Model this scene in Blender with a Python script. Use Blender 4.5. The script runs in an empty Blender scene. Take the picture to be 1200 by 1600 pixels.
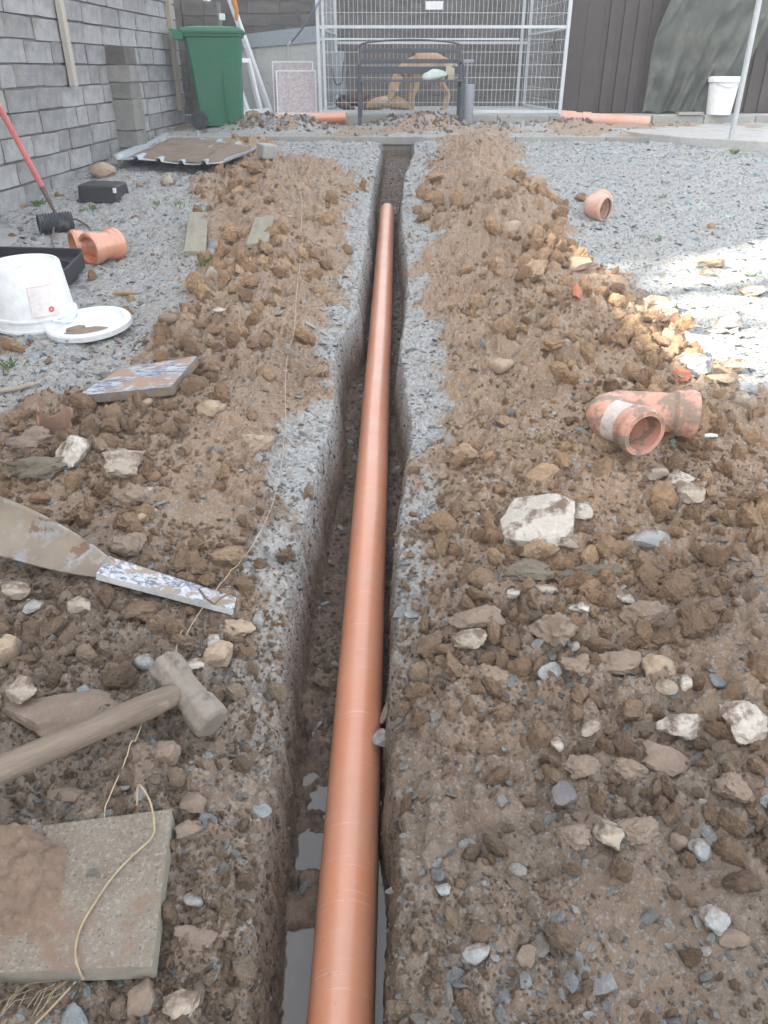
import bpy, bmesh, math, random
import numpy as np
from mathutils import Vector, Matrix, Euler, Quaternion
rad = math.radians
sc = bpy.context.scene
COL = sc.collection
RND = random.Random(11)

# ------------------------------------------------------------------ camera, sky, sun, exposure
PITCH = 30.0
FPX = 1202.0                       # focal length in pixels of the 1200 x 1600 photograph
cam_d = bpy.data.cameras.new('camera'); cam = bpy.data.objects.new('camera', cam_d); COL.objects.link(cam)
cam_d.sensor_fit = 'VERTICAL'; cam_d.sensor_height = 24; cam_d.lens = 24*FPX/1600
cam.location = (0, 0, 0); cam.rotation_euler = (rad(90-PITCH), 0, 0)
cam_d.clip_start = 0.02; cam_d.clip_end = 500
sc.camera = cam
SUN = Vector((-0.70, -0.34, 0.52)).normalized()
w = bpy.data.worlds.new('World'); sc.world = w; w.use_nodes = True
nt = w.node_tree; bg = nt.nodes['Background']
sky = nt.nodes.new('ShaderNodeTexSky'); sky.sky_type = 'NISHITA'; sky.sun_disc = False
sky.sun_elevation = math.asin(SUN.z); sky.sun_rotation = math.atan2(SUN.x, SUN.y)
sky.dust_density = 3.0; sky.ozone_density = 1.0
hs = nt.nodes.new('ShaderNodeHueSaturation'); hs.inputs['Saturation'].default_value = 0.30
nt.links.new(sky.outputs[0], hs.inputs['Color']); nt.links.new(hs.outputs[0], bg.inputs['Color'])
bg.inputs['Strength'].default_value = 0.15
sun_d = bpy.data.lights.new('sun', 'SUN'); sun = bpy.data.objects.new('sun', sun_d); COL.objects.link(sun)
sun_d.energy = 5.0; sun_d.angle = rad(0.6); sun_d.color = (1.0, 0.93, 0.82)
sun.rotation_euler = SUN.to_track_quat('Z', 'Y').to_euler(); sun.location = (-6, -3, 8)
sc.view_settings.view_transform = 'Standard'; sc.view_settings.look = 'None'
sc.view_settings.exposure = 2.35; sc.view_settings.gamma = 1.0; sc.view_settings.use_curve_mapping = False
GLARE_VEIL = 0.011
sc.render.engine = 'CYCLES'
sc.cycles.max_bounces = 6; sc.cycles.diffuse_bounces = 4

# ------------------------------------------------------------------ materials
def lin(c):
    return tuple((x/255/12.92 if x/255 <= .04045 else ((x/255+.055)/1.055)**2.4) for x in c)
def mul(c, k): return tuple(min(1, x*k) for x in c)
class NT:
    def __init__(s, name):
        s.m = bpy.data.materials.new(name); s.m.use_nodes = True
        s.t = s.m.node_tree; s.b = s.t.nodes['Principled BSDF']; s.tc = s.t.nodes.new('ShaderNodeTexCoord')
    def n(s, typ, **kw):
        x = s.t.nodes.new(typ)
        for k, v in kw.items(): setattr(x, k, v)
        return x
    def l(s, a, b): s.t.links.new(a, b)
    def noise(s, scale, detail=4, rough=.6, coord='Object', dist=0):
        x = s.n('ShaderNodeTexNoise'); x.inputs['Scale'].default_value = scale; x.inputs['Detail'].default_value = detail
        x.inputs['Roughness'].default_value = rough; x.inputs['Distortion'].default_value = dist
        s.l(s.tc.outputs[coord] if isinstance(coord, str) else coord, x.inputs['Vector']); return x.outputs['Fac']
    def vor(s, scale, out='Color', feature='F1', coord='Object'):
        x = s.n('ShaderNodeTexVoronoi', feature=feature); x.inputs['Scale'].default_value = scale
        s.l(s.tc.outputs[coord] if isinstance(coord, str) else coord, x.inputs['Vector']); return x.outputs[out]
    def mr(s, v, a, b, c=0, d=1):
        x = s.n('ShaderNodeMapRange'); s.l(v, x.inputs[0])
        for i, k in enumerate((a, b, c, d)): x.inputs[i+1].default_value = k
        return x.outputs[0]
    def mix(s, f, a, b, mode='MIX'):
        x = s.n('ShaderNodeMix', data_type='RGBA', blend_type=mode)
        for sock, v in ((x.inputs[0], f), (x.inputs[6], a), (x.inputs[7], b)):
            if isinstance(v, bpy.types.NodeSocket): s.l(v, sock)
            elif isinstance(v, (int, float)): sock.default_value = v
            else: sock.default_value = (*v[:3], 1)
        return x.outputs[2]
    def math(s, op, a, b=0.0):
        x = s.n('ShaderNodeMath', operation=op)
        for i, v in enumerate((a, b)):
            if isinstance(v, bpy.types.NodeSocket): s.l(v, x.inputs[i])
            else: x.inputs[i].default_value = v
        return x.outputs[0]
    def bump(s, h, strength, dist):
        x = s.n('ShaderNodeBump'); x.inputs['Strength'].default_value = strength; x.inputs['Distance'].default_value = dist
        s.l(h, x.inputs['Height']); s.l(x.outputs[0], s.b.inputs['Normal'])
    def color(s, c): s.l(c, s.b.inputs['Base Color'])
    def sets(s, **kw):
        for k, v in kw.items():
            k = {'rough': 'Roughness', 'metal': 'Metallic', 'spec': 'Specular IOR Level'}[k]
            if isinstance(v, bpy.types.NodeSocket): s.l(v, s.b.inputs[k])
            else: s.b.inputs[k].default_value = v
def mat(name, c, c2=None, ns=6, rough=.8, metal=0, bump=.3, bs=60, bd=.002, dirt=None, damt=.5, dscale=5, dw=.06, rnd=0.0, spec=.4, stretch=None):
    """Layered surface: two tones, optional shaped dirt, fine relief, per-object tone."""
    s = NT(name)
    c2 = c2 or mul(c, .72)
    coord = 'Object'
    if stretch:
        mp = s.n('ShaderNodeMapping'); mp.inputs['Scale'].default_value = stretch
        s.l(s.tc.outputs['Object'], mp.inputs[0]); coord = mp.outputs[0]
    oi = s.n('ShaderNodeObjectInfo')
    base = s.mix(s.mr(s.noise(ns, 6, .65, coord), .35, .65), c, c2)
    base = s.mix(.25, base, s.mix(s.mr(s.noise(ns*9, 3, .6, coord), .35, .65), mul(c, .7), mul(c, 1.25)))
    if rnd:
        base = s.mix(1.0, base, s.mix(s.mr(oi.outputs['Random'], 0, 1), (1-rnd,)*3, (1+rnd*.6,)*3), 'MULTIPLY')
    if dirt:
        f = s.mr(s.noise(dscale, 7, .68), damt-dw, damt+dw)
        base = s.mix(f, dirt, base)
        s.sets(rough=s.mr(f, 0, 1, .9, rough))
    else: s.sets(rough=rough)
    s.color(base); s.sets(metal=metal, spec=spec)
    if bump: s.bump(s.noise(bs, 5, .65, coord), bump, bd)
    return s.m

SOIL_D = (.135, .095, .070)
SOIL = (.245, .165, .112)
SOIL_R = (.30, .185, .115)
GREY = (.30, .32, .325)
# ------------------------------------------------------------------ numpy noise
rg = np.random.RandomState(5)
LAT = rg.rand(8, 256, 256)
LJ = rg.rand(8, 2, 256, 256)
def vn(x, y, s, k=0):
    x = x*s + 37.3*k; y = y*s + 11.7*k
    xi = np.floor(x).astype(int); yi = np.floor(y).astype(int); fx = x-xi; fy = y-yi
    fx = fx*fx*(3-2*fx); fy = fy*fy*(3-2*fy); L = LAT[k % 8]
    a = L[xi & 255, yi & 255]; b = L[(xi+1) & 255, yi & 255]; c = L[xi & 255, (yi+1) & 255]; d = L[(xi+1) & 255, (yi+1) & 255]
    return (a*(1-fx)+b*fx)*(1-fy)+(c*(1-fx)+d*fx)*fy - .5
def fbm(x, y, s, o=4, k=0, g=.5):
    r = 0; a = 1
    for i in range(o): r = r + a*vn(x, y, s*2.03**i, k+i); a *= g
    return r
def worley(x, y, s, k=0):
    x = x*s + 5.1*k; y = y*s; xi = np.floor(x).astype(int); yi = np.floor(y).astype(int)
    best = np.full(np.shape(x), 9.0); J = LJ[k % 8]; cid = np.zeros(np.shape(x))
    for i in (-1, 0, 1):
        for j in (-1, 0, 1):
            cx = (xi+i) & 255; cy = (yi+j) & 255
            d = (xi+i+J[0][cx, cy]-x)**2 + (yi+j+J[1][cx, cy]-y)**2
            m = d < best; best = np.where(m, d, best); cid = np.where(m, LAT[(k+3) % 8][cx, cy], cid)
    return np.sqrt(best), cid
def sst(a, b, x):
    t = np.clip((x-a)/(b-a), 0, 1); return t*t*(3-2*t)

# ------------------------------------------------------------------ terrain
def base_z(y):
    y = np.asarray(y, float)
    z = -(1.229-.072*y)
    return np.where(y > 8.56, -.612+.03*np.clip(y-8.6, 0, 2), z)
def unproj_plane(px, py):
    """where the line of sight through a pixel meets the sloping yard"""
    a = rad(PITCH) - math.atan((800-py)/FPX)
    t = math.tan(a); Y = 1.229/(t+.072); h = 1.229-.072*Y
    z = Y*math.cos(rad(PITCH))+h*math.sin(rad(PITCH))
    return (px-600)/FPX*z, Y
LLIP = [(597, 228), (596, 237), (583, 296), (577, 367), (567, 433), (561, 492), (534, 530), (528, 560), (526, 610), (528, 652), (508, 700), (493, 775), (473, 845), (462, 932), (452, 1002), (450, 1090), (447, 1160), (438, 1229), (422, 1352), (412, 1476), (398, 1600)]
RLIP = [(646, 228), (644, 240), (629, 283), (625, 337), (633, 408), (635, 450), (622, 554), (634, 640), (638, 687), (624, 775), (613, 862), (613, 950), (606, 1090), (607, 1187), (613, 1311), (612, 1476), (607, 1600)]
LL = sorted([unproj_plane(*p)[::-1] for p in LLIP]); RL = sorted([unproj_plane(*p)[::-1] for p in RLIP])
def lipL(y): return np.interp(y, [p[0] for p in LL], [p[1] for p in LL]) + .012*vn(y, y*0, 9, 1) + .006*vn(y, y*0, 31, 2)
def lipR(y): return np.interp(y, [p[0] for p in RL], [p[1] for p in RL]) + .012*vn(y, y*0, 8, 3) + .006*vn(y, y*0, 27, 4)
def pipe_c(y): return -.0835+.0173*y, -1.41+.0751*y
def zones(x, y):
    """weights: grey crushed stone, clay soil, wet/dark"""
    e = .15*fbm(x, y, 3, 4, 2); e2 = .11*fbm(x, y, 11, 4, 5)
    ll = lipL(y); rr = lipR(y)
    wl = np.interp(y, [0, 1.2, 2, 3, 5, 6.3, 7.0, 7.6, 8.6], [.07, .10, .09, .10, .10, .13, .26, 1.0, 1.1])
    wr = np.interp(y, [0, 1.2, 2, 2.8, 4.5, 6, 8.6], [.05, .07, .11, .14, .11, .17, .20])
    sl = sst(wl+.085, wl-.03, ll-x+e+e2)*(x < ll+.03)
    sr = sst(wr+.085, wr-.03, x-rr+e+e2)*(x > rr-.03)
    strip = np.maximum(sl, sr)
    strip *= np.interp(y, [0, .9, 1.3, 2.0, 9], [.12, .25, .5, .9, 1])
    bl = np.interp(y, [0, 2.0, 2.3, 2.75, 3.4, 4.4, 6.1, 7.0, 8.0, 8.6], [-9, -9, -1.45, -.98, -.88, -.95, -1.33, -1.45, -1.5, -1.5])
    br = np.interp(y, [0, 2.0, 2.5, 3.0, 4.0, 5.5, 7.7, 8.6], [9, 9, 1.45, 1.22, 1.12, 1.1, 1.2, 1.35])
    gl = sst(.08, -.10, x-bl+e*1.5+e2); gr = sst(.08, -.10, br-x+e*1.5+e2)
    g = np.maximum(np.maximum(gl*.8, gr), strip)
    g = np.where((y > 8.56), .35+.5*(fbm(x, y, 2.2, 3, 1) > .05), g)
    wet = sst(2.4, 1.0, y+1.2*fbm(x, y, 1.6, 3, 4))*.85
    wet = np.maximum(wet, .5*sst(.1, .4, fbm(x, y, 1.1, 3, 6))*sst(4, 2, y))
    return np.clip(g, 0, 1), np.clip(wet, 0, 1), strip
def terrain(x, y, fine=True):
    z = base_z(y)
    g, wet, strip = zones(x, y)
    ll = lipL(y); rr = lipR(y)
    ml = np.interp(y, [0, 1, 2, 3.5, 6, 7.3, 8], [.05, .06, .09, .10, .11, .04, 0])
    mr_ = np.interp(y, [0, 1, 2, 3.5, 6, 7.8, 8.4], [.05, .09, .14, .17, .15, .09, .0])
    cl = np.interp(y, [0, 2, 3.5, 6], [-.75, -.60, -.58, -.72])
    ban = ml*np.exp(-((x-cl)/.30)**2) + mr_*np.exp(-((x-.74)/.33)**2)
    ban = ban*(.75+.9*fbm(x, y, 2.4, 3, 3)) + sst(2.3, 1.6, y)*sst(.5, 1.2, np.abs(x))*.05
    up = (y > 8.56)
    heap = .15*np.exp(-((x+1.15)/.42)**2-((y-9.45)/.36)**2)+.13*np.exp(-((x-.42)/.42)**2-((y-9.75)/.34)**2)+.05*np.exp(-((x-2.0)/.7)**2-((y-9.6)/.2)**2)
    z = z + np.where(up, heap*(1+1.2*fbm(x, y, 4, 3, 3)), ban)
    soil = 1-g
    rough = np.where(up, np.clip(heap*9, .15, 1), .25+.75*soil)
    flat = 1-.72*sst(.15, .45, fbm(x, y, 1.3, 3, 7)+.1)*(soil > .5)      # trodden patches
    mud = 1-.55*np.exp(-((x-.55)/.5)**2-((y-.75)/.3)**2)
    rough = rough*flat*mud
    z = z + .03*fbm(x, y, 3.1, 3, 1) + .05*fbm(x, y, 8, 4, 2)*rough*(.5+.5*(y > 2.2)+.3*(x > .3))
    if fine:
        f, c = worley(x+.02*vn(x, y, 20, 1), y+.02*vn(x, y, 20, 2), 13, 1)
        z = z + .036*rough*np.sqrt(np.clip(1-(f/.66)**2, 0, 1))*(c > .35)*c
        f, c = worley(x+.01*vn(x, y, 40, 1), y+.01*vn(x, y, 40, 2), 31, 2)
        z = z + .019*rough*np.sqrt(np.clip(1-(f/.64)**2, 0, 1))*c
        f, c = worley(x, y, 74, 3)
        z = z + .008*(.35+.65*rough)*np.sqrt(np.clip(1-(f/.6)**2, 0, 1))*c
        z = z + .010*rough*fbm(x, y, 50, 4, 3)
    z = np.where(y < 8.6, z-.065*sst(8.28, 8.46, y), z); z = np.where((y > 8.5) & (y < 8.85), np.minimum(z, -.618-.03*sst(8.85, 8.66, y)), z)
    # the trench
    px, pz = pipe_c(y)
    fl = pz-.075 + .012*fbm(x, y, 10, 3, 5) + .008*fbm(x, y, 45, 3, 1)
    fl = fl + np.interp(y, [0, 1.05, 1.35, 1.6, 2, 8.6], [-.004, .0, .012, .02, .01, .01])
    fl = fl + .05*sst(6.5, 8.3, y) + .045*sst(1.7, 1.3, y)*np.clip(fbm(x, y, 15, 4, 7)*2+.22, 0, 1)*sst(.0, -.16, x+.02*fbm(x, y, 8, 3, 1)+.02)
    wj = .010*fbm(x*.3, y, 14, 3, 2)+.008*fbm(x*6, y*6, 9, 3, 4)
    wj = wj+.010*fbm(x*8, y*8, 9, 3, 6); tl = sst(-.016, .030, (x-ll)+wj*.9+.010*sst(1.7, 1.2, y)); tr = sst(-.014, .020, (rr-x)+wj*.8)
    inn = np.minimum(tl, tr)
    inn = inn*(y < 8.60)
    edge = np.exp(-np.minimum(np.abs(x-ll), np.abs(x-rr))/.05)
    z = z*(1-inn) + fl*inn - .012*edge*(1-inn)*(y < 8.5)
    return z, g, wet, inn
# grid axes: close spacing near the trench and near the viewer
xs = [0.0]
while xs[-1] < 4.6: xs.append(xs[-1] + (.0034 if xs[-1] < .26 else .0034+.0052*(xs[-1]-.26)))
xl = [0.0]
while xl[-1] < 3.0: xl.append(xl[-1] + (.0034 if xl[-1] < .26 else .0034+.0052*(xl[-1]-.26)))
XA = np.array([-v for v in xl[:0:-1]] + xs)
ys = [-.5]
while ys[-1] < 10.33: ys.append(ys[-1] + max(.0036, min(.0025+.0022*abs(ys[-1]), .016)))
YA = np.array(ys)
GX, GY = np.meshgrid(XA, YA)
GZ, GG, GW, GI = terrain(GX, GY)
def hgt(x, y):
    x = np.asarray(x, float); y = np.asarray(y, float)
    u = np.clip(np.interp(x, XA, np.arange(len(XA))), 0, len(XA)-1.001); v = np.clip(np.interp(y, YA, np.arange(len(YA))), 0, len(YA)-1.001)
    i = u.astype(int); j = v.astype(int); fu = u-i; fv = v-j
    return (GZ[j, i]*(1-fu)+GZ[j, i+1]*fu)*(1-fv)+(GZ[j+1, i]*(1-fu)+GZ[j+1, i+1]*fu)*fv
def ray(px, py):
    d = Vector(((px-600)/FPX, (800-py)/FPX, -1)); d = Euler((rad(90-PITCH), 0, 0)).to_matrix() @ d
    return d
def gp(px, py, up=0.0):
    """the point of the ground seen at a pixel of the photograph"""
    d = ray(px, py); t = np.linspace(.8, 12, 3000)
    z = hgt(d.x*t, d.y*t)+up; k = np.argmax(d.z*t < z)
    t = t[k]; return Vector((d.x*t, d.y*t, d.z*t))
def at(px, py, Y):
    d = ray(px, py); return d*(Y/d.y)
def dep(p): return p.y*math.cos(rad(PITCH))-p.z*math.sin(rad(PITCH))      # metres per pixel = dep/FPX

def grid_mesh(name, X, Y, Z):
    ny, nx = X.shape
    me = bpy.data.meshes.new(name)
    co = np.stack([X, Y, Z], -1).reshape(-1, 3).astype(np.float32)
    idx = np.arange(nx*ny).reshape(ny, nx)
    q = np.stack([idx[:-1, :-1], idx[:-1, 1:], idx[1:, 1:], idx[1:, :-1]], -1).reshape(-1, 4)
    me.vertices.add(len(co)); me.vertices.foreach_set('co', co.ravel())
    me.loops.add(q.size); me.loops.foreach_set('vertex_index', q.ravel().astype(np.int32))
    me.polygons.add(len(q)); me.polygons.foreach_set('loop_start', (np.arange(len(q))*4).astype(np.int32))
    me.polygons.foreach_set('use_smooth', np.ones(len(q), bool))
    me.update(calc_edges=True); return me

def soil_material():
    s = NT('earth_and_stone')
    at_ = s.n('ShaderNodeAttribute', attribute_name='zone'); sp = s.n('ShaderNodeSeparateColor'); s.l(at_.outputs['Color'], sp.inputs[0])
    g, wet, inn = sp.outputs[0], sp.outputs[1], sp.outputs[2]
    n1 = s.noise(5, 6, .7); n2 = s.noise(34, 5, .7); n3 = s.noise(160, 4, .7); n4 = s.noise(1.6, 5, .7)
    so = s.mix(s.mr(n1, .36, .64), (.265, .178, .115), (.40, .285, .192))
    so = s.mix(s.mr(n4, .42, .6), so, (.35, .225, .138))
    so = s.mix(s.mr(n2, .38, .68, 0, .55), so, (.42, .335, .25))
    so = s.mix(s.mr(n3, .3, .7, 0, .45), so, (.155, .112, .08))
    grit = s.vor(210); cell = s.n('ShaderNodeSeparateColor'); s.l(grit, cell.inputs[0])
    so = s.mix(s.mr(cell.outputs[0], .86, .9, 0, .7), so, (.36, .37, .36))
    sw = s.mix(s.mr(n1, .36, .64), (.145, .106, .078), (.22, .166, .124))
    sw = s.mix(s.mr(n2, .38, .68, 0, .5), sw, (.26, .212, .168))
    sw = s.mix(s.mr(n3, .3, .7, 0, .4), sw, (.10, .077, .060))
    sw = s.mix(s.mr(cell.outputs[0], .88, .92, 0, .6), sw, (.24, .24, .235))
    sw = s.mix(s.mr(s.noise(2.3, 4, .6), .5, .68, 0, .55), sw, (.20, .178, .15))
    soil = s.mix(wet, so, sw)
    gc = s.mix(s.mr(s.n_sep(s.vor(95), 0), 0, 1), (.20, .225, .235), (.46, .49, .50))
    gc = s.mix(s.mr(s.n_sep(s.vor(240), 1), .2, 1, 0, .6), gc, (.52, .54, .54))
    gc = s.mix(s.mr(n2, .42, .66, 0, .85), gc, (.33, .27, .205))
    gc = s.mix(s.mr(n3, .35, .7, 0, .35), gc, (.13, .14, .145))
    # ragged border of the two
    gf = s.math('ADD', g, s.math('MULTIPLY', s.math('SUBTRACT', n2, .5), 2.2))
    gf = s.mr(gf, .25, .75)
    col = s.mix(gf, soil, gc)
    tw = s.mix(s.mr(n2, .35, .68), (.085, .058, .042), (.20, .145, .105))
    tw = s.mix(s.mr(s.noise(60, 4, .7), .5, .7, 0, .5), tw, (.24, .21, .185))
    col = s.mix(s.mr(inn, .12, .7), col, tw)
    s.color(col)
    s.sets(rough=s.mix(s.mr(n1, .3, .7), (.95,)*3, (.72,)*3), spec=.25)
    h = s.math('ADD', s.math('MULTIPLY', n3, .6), s.math('MULTIPLY', s.vor(120, 'Distance'), -.5))
    h = s.math('ADD', h, s.math('MULTIPLY', s.vor(300, 'Distance'), -.3)); h = s.math('ADD', h, n2)
    s.bump(h, .9, .005)
    return s.m
def _sep(s, c, i):
    x = s.n('ShaderNodeSeparateColor'); s.l(c, x.inputs[0]); return x.outputs[i]
NT.n_sep = _sep
me = grid_mesh('ground', GX, GY, GZ)
ca = me.color_attributes.new('zone', 'FLOAT_COLOR', 'POINT')
ca.data.foreach_set('color', np.stack([GG, GW, GI, np.ones_like(GG)], -1).reshape(-1).astype(np.float32))
MSOIL = soil_material(); me.materials.append(MSOIL)
ground = bpy.data.objects.new('ground', me); COL.objects.link(ground); ground['kind'] = 'structure'

# ------------------------------------------------------------------ object helpers
class MB:
    def __init__(s): s.v = []; s.f = []; s.sm = []; s.mi = []; s.cur = 0
    def add(s, vs, fs, smooth=False):
        o = len(s.v); s.v += [tuple(v) for v in vs]; s.f += [tuple(i+o for i in f) for f in fs]
        s.sm += [smooth]*len(fs); s.mi += [s.cur]*len(fs); return s
    def box(s, a, b, M=None, bev=0):
        x0, y0, z0 = a; x1, y1, z1 = b
        vs = [Vector(p) for p in ((x0, y0, z0), (x1, y0, z0), (x1, y1, z0), (x0, y1, z0), (x0, y0, z1), (x1, y0, z1), (x1, y1, z1), (x0, y1, z1))]
        if M: vs = [M @ v for v in vs]
        return s.add(vs, [(3, 2, 1, 0), (4, 5, 6, 7), (0, 1, 5, 4), (1, 2, 6, 5), (2, 3, 7, 6), (3, 0, 4, 7)])
    def sweep(s, pts, r, seg=12, caps=True, flip=False, sq=None):
        pts = [Vector(p) for p in pts]; n = len(pts); rs = r if isinstance(r, (list, tuple)) else [r]*n
        rings = []; up = None
        for i in range(n):
            t = (pts[min(i+1, n-1)]-pts[max(i-1, 0)]).normalized()
            if up is None: up = Vector((0, 0, 1)) if abs(t.z) < .9 else Vector((0, 1, 0))
            a = t.cross(up).normalized(); up = a.cross(t).normalized()
            rings.append([pts[i]+(a*math.cos(k*2*math.pi/seg)+up*math.sin(k*2*math.pi/seg)*(sq or 1))*rs[i] for k in range(seg)])
        vs = [v for rr in rings for v in rr]; fs = []
        for i in range(n-1):
            for k in range(seg):
                a, b = i*seg+k, i*seg+(k+1) % seg
                f = (a, a+seg, b+seg, b); fs.append(f[::-1] if flip else f)
        s.add(vs, fs, True)
        if caps: s.add([v for v in rings[0]], [tuple(range(seg))]); s.add([v for v in rings[-1]], [tuple(range(seg))[::-1]])
        return rings
    def hollow(s, pts, r, th, seg=28):
        rs = r if isinstance(r, (list, tuple)) else [r]*len(pts)
        A = s.sweep(pts, rs, seg, False); B = s.sweep(pts, [q-th for q in rs], seg, False, True)
        for k, fl in ((0, False), (-1, True)):
            vs = A[k]+B[k]; fs = []
            for i in range(seg):
                j = (i+1) % seg; f = (i, j, j+seg, i+seg); fs.append(f[::-1] if fl else f)
            s.add(vs, fs)
    def lathe(s, prof, seg=32, M=None, smooth=True):
        """prof = (r, z) pairs; a radius of 0 closes"""
        vs = []; fs = []
        for r, z in prof:
            for k in range(seg): vs.append(Vector((r*math.cos(k*2*math.pi/seg), r*math.sin(k*2*math.pi/seg), z)))
        for i in range(len(prof)-1):
            for k in range(seg):
                j = (k+1) % seg; fs.append((i*seg+k, i*seg+j, (i+1)*seg+j, (i+1)*seg+k))
        if M: vs = [M @ v for v in vs]
        return s.add(vs, fs, smooth)
    def sheet(s, rows, smooth=True):
        ny, nx = len(rows), len(rows[0]); vs = [v for r in rows for v in r]
        return s.add(vs, [(j*nx+i, j*nx+i+1, (j+1)*nx+i+1, (j+1)*nx+i) for j in range(ny-1) for i in range(nx-1)], smooth)
    def prism(s, poly, z0, z1, M=None):
        n = len(poly); vs = [Vector((x, y, z0)) for x, y in poly]+[Vector((x, y, z1)) for x, y in poly]
        if M: vs = [M @ v for v in vs]
        return s.add(vs, [tuple(range(n))[::-1], tuple(range(n, 2*n))]+[(i, (i+1) % n, (i+1) % n+n, i+n) for i in range(n)])
    def mesh(s, name, mats, sharp=35):
        me = bpy.data.meshes.new(name); me.from_pydata([tuple(v) for v in s.v], [], s.f)
        mats = mats if isinstance(mats, (list, tuple)) else [mats]
        for m in mats: me.materials.append(m)
        me.polygons.foreach_set('use_smooth', s.sm); me.polygons.foreach_set('material_index', s.mi)
        me.update()
        if any(s.sm): me.set_sharp_from_angle(angle=rad(sharp))
        return me
    def obj(s, name, mats, parent=None, bevel=0, M=None, **kw):
        return link(name, s.mesh(name, mats), parent, bevel, M, **kw)
def link(name, me, parent=None, bevel=0, M=None, label=None, cat=None, group=None, kind=None):
    o = bpy.data.objects.new(name, me); COL.objects.link(o)
    if parent is not None: o.parent = parent
    if M is not None: o.matrix_local = M
    if bevel:
        b = o.modifiers.new('bevel', 'BEVEL'); b.width = bevel; b.segments = 2; b.limit_method = 'ANGLE'; b.angle_limit = rad(40)
    tag(o, label, cat, group, kind); return o
def tag(o, label=None, cat=None, group=None, kind=None):
    for k, v in (('label', label), ('category', cat), ('group', group), ('kind', kind)):
        if v: o[k] = v
def thing(name, label, cat, loc=(0, 0, 0), rot=(0, 0, 0), group=None):
    o = bpy.data.objects.new(name, None); COL.objects.link(o); o.location = loc; o.rotation_euler = rot
    o.empty_display_size = .1; tag(o, label, cat, group); return o
def TR(loc=(0, 0, 0), rot=(0, 0, 0)): return Matrix.Translation(Vector(loc)) @ Euler(rot).to_matrix().to_4x4()
def frame(o, xdir, zdir):
    """matrix with origin o, x along xdir, z close to zdir"""
    x = Vector(xdir).normalized(); y = Vector(zdir).cross(x).normalized(); z = x.cross(y)
    m = Matrix((x, y, z)).transposed().to_4x4(); m.translation = Vector(o); return m
def arc(c, a, b, r, t0, t1, n):
    c, a, b = Vector(c), Vector(a), Vector(b)
    return [c+a*r*math.cos(t0+(t1-t0)*i/n)+b*r*math.sin(t0+(t1-t0)*i/n) for i in range(n+1)]

# rocks
from mathutils import noise as MN
def rock_mesh(name, seed, dims, m, cuts=9, sub=3, lump=.12, fine=.03, sharp=28, hard=True, boxy=.85):
    r = np.random.RandomState(seed)
    bm = bmesh.new(); bmesh.ops.create_icosphere(bm, subdivisions=sub, radius=1)
    v = np.array([q.co[:] for q in bm.verts])
    if hard: v = np.sign(v)*np.abs(v)**boxy
    f = 1+lump*sum(np.sin(v @ r.uniform(-3, 3, 3)+r.uniform(0, 6))*.6 for _ in range(4))
    v = v*f[:, None]
    for _ in range(cuts):
        n = r.normal(size=3); n /= np.linalg.norm(n); d = r.uniform(.55, .85)
        t = v @ n; k = t > d
        v[k] -= np.outer((t[k]-d)*(.96 if hard else .6), n)
    if fine:
        off = Vector((seed*1.7 % 50, seed*.9 % 50, 3))
        q = np.array([MN.fractal(Vector(p)*2.6+off, .75, 2.1, 5) for p in v])
        q2 = np.array([MN.noise(Vector(p)*6+off) for p in v])
        v = v*(1+fine*1.9*q+fine*.8*np.maximum(q2, -.1))[:, None]
    v = v/np.abs(v).max(0)
    v = v*np.array(dims)/2
    for q, c in zip(bm.verts, v): q.co = c
    me = bpy.data.meshes.new(name); bm.to_mesh(me); bm.free()
    me.polygons.foreach_set('use_smooth', [True]*len(me.polygons)); me.materials.append(m)
    me.update(); me.set_sharp_from_angle(angle=rad(sharp)); return me

def rock_mat(name, c, c2, dirt=None, damt=.45, dscale=None, rough=.9, ns=14, bump=.8, bs=70):
    return mat(name, c, c2, ns=ns, rough=rough, bump=bump, bs=bs, bd=.004, dirt=dirt, damt=damt, dscale=dscale or 11, dw=.05)
MUD = (.17, .122, .092)
R_WHITE = rock_mat('chalky_stone', (.58, .54, .48), (.42, .375, .32), MUD, .46)
R_CREAM = rock_mat('cream_stone', (.44, .385, .31), (.33, .275, .215), MUD, .47)
R_BROWN = rock_mat('muddy_stone', (.25, .19, .145), (.17, .13, .10), (.33, .29, .25), .36)
R_GREY = rock_mat('grey_stone', (.36, .37, .36), (.24, .25, .25), MUD, .44)
R_SLATE = rock_mat('dark_slate', (.13, .12, .13), (.21, .19, .19), (.24, .17, .12), .38)
R_TAN = rock_mat('tan_stone', (.42, .33, .24), (.32, .24, .17), (.24, .17, .12), .42)
R_CLOD = rock_mat('damp_clod', (.23, .175, .132), (.29, .23, .18), (.34, .30, .25), .36, ns=20, bump=1, bs=110)
R_OLIVE = rock_mat('olive_clod', (.15, .135, .105), (.21, .18, .13), (.17, .12, .085), .42, ns=20, bump=1, bs=110)
R_TERRA = rock_mat('terracotta_bit', (.48, .20, .11), (.38, .16, .10), MUD, .42)

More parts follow.
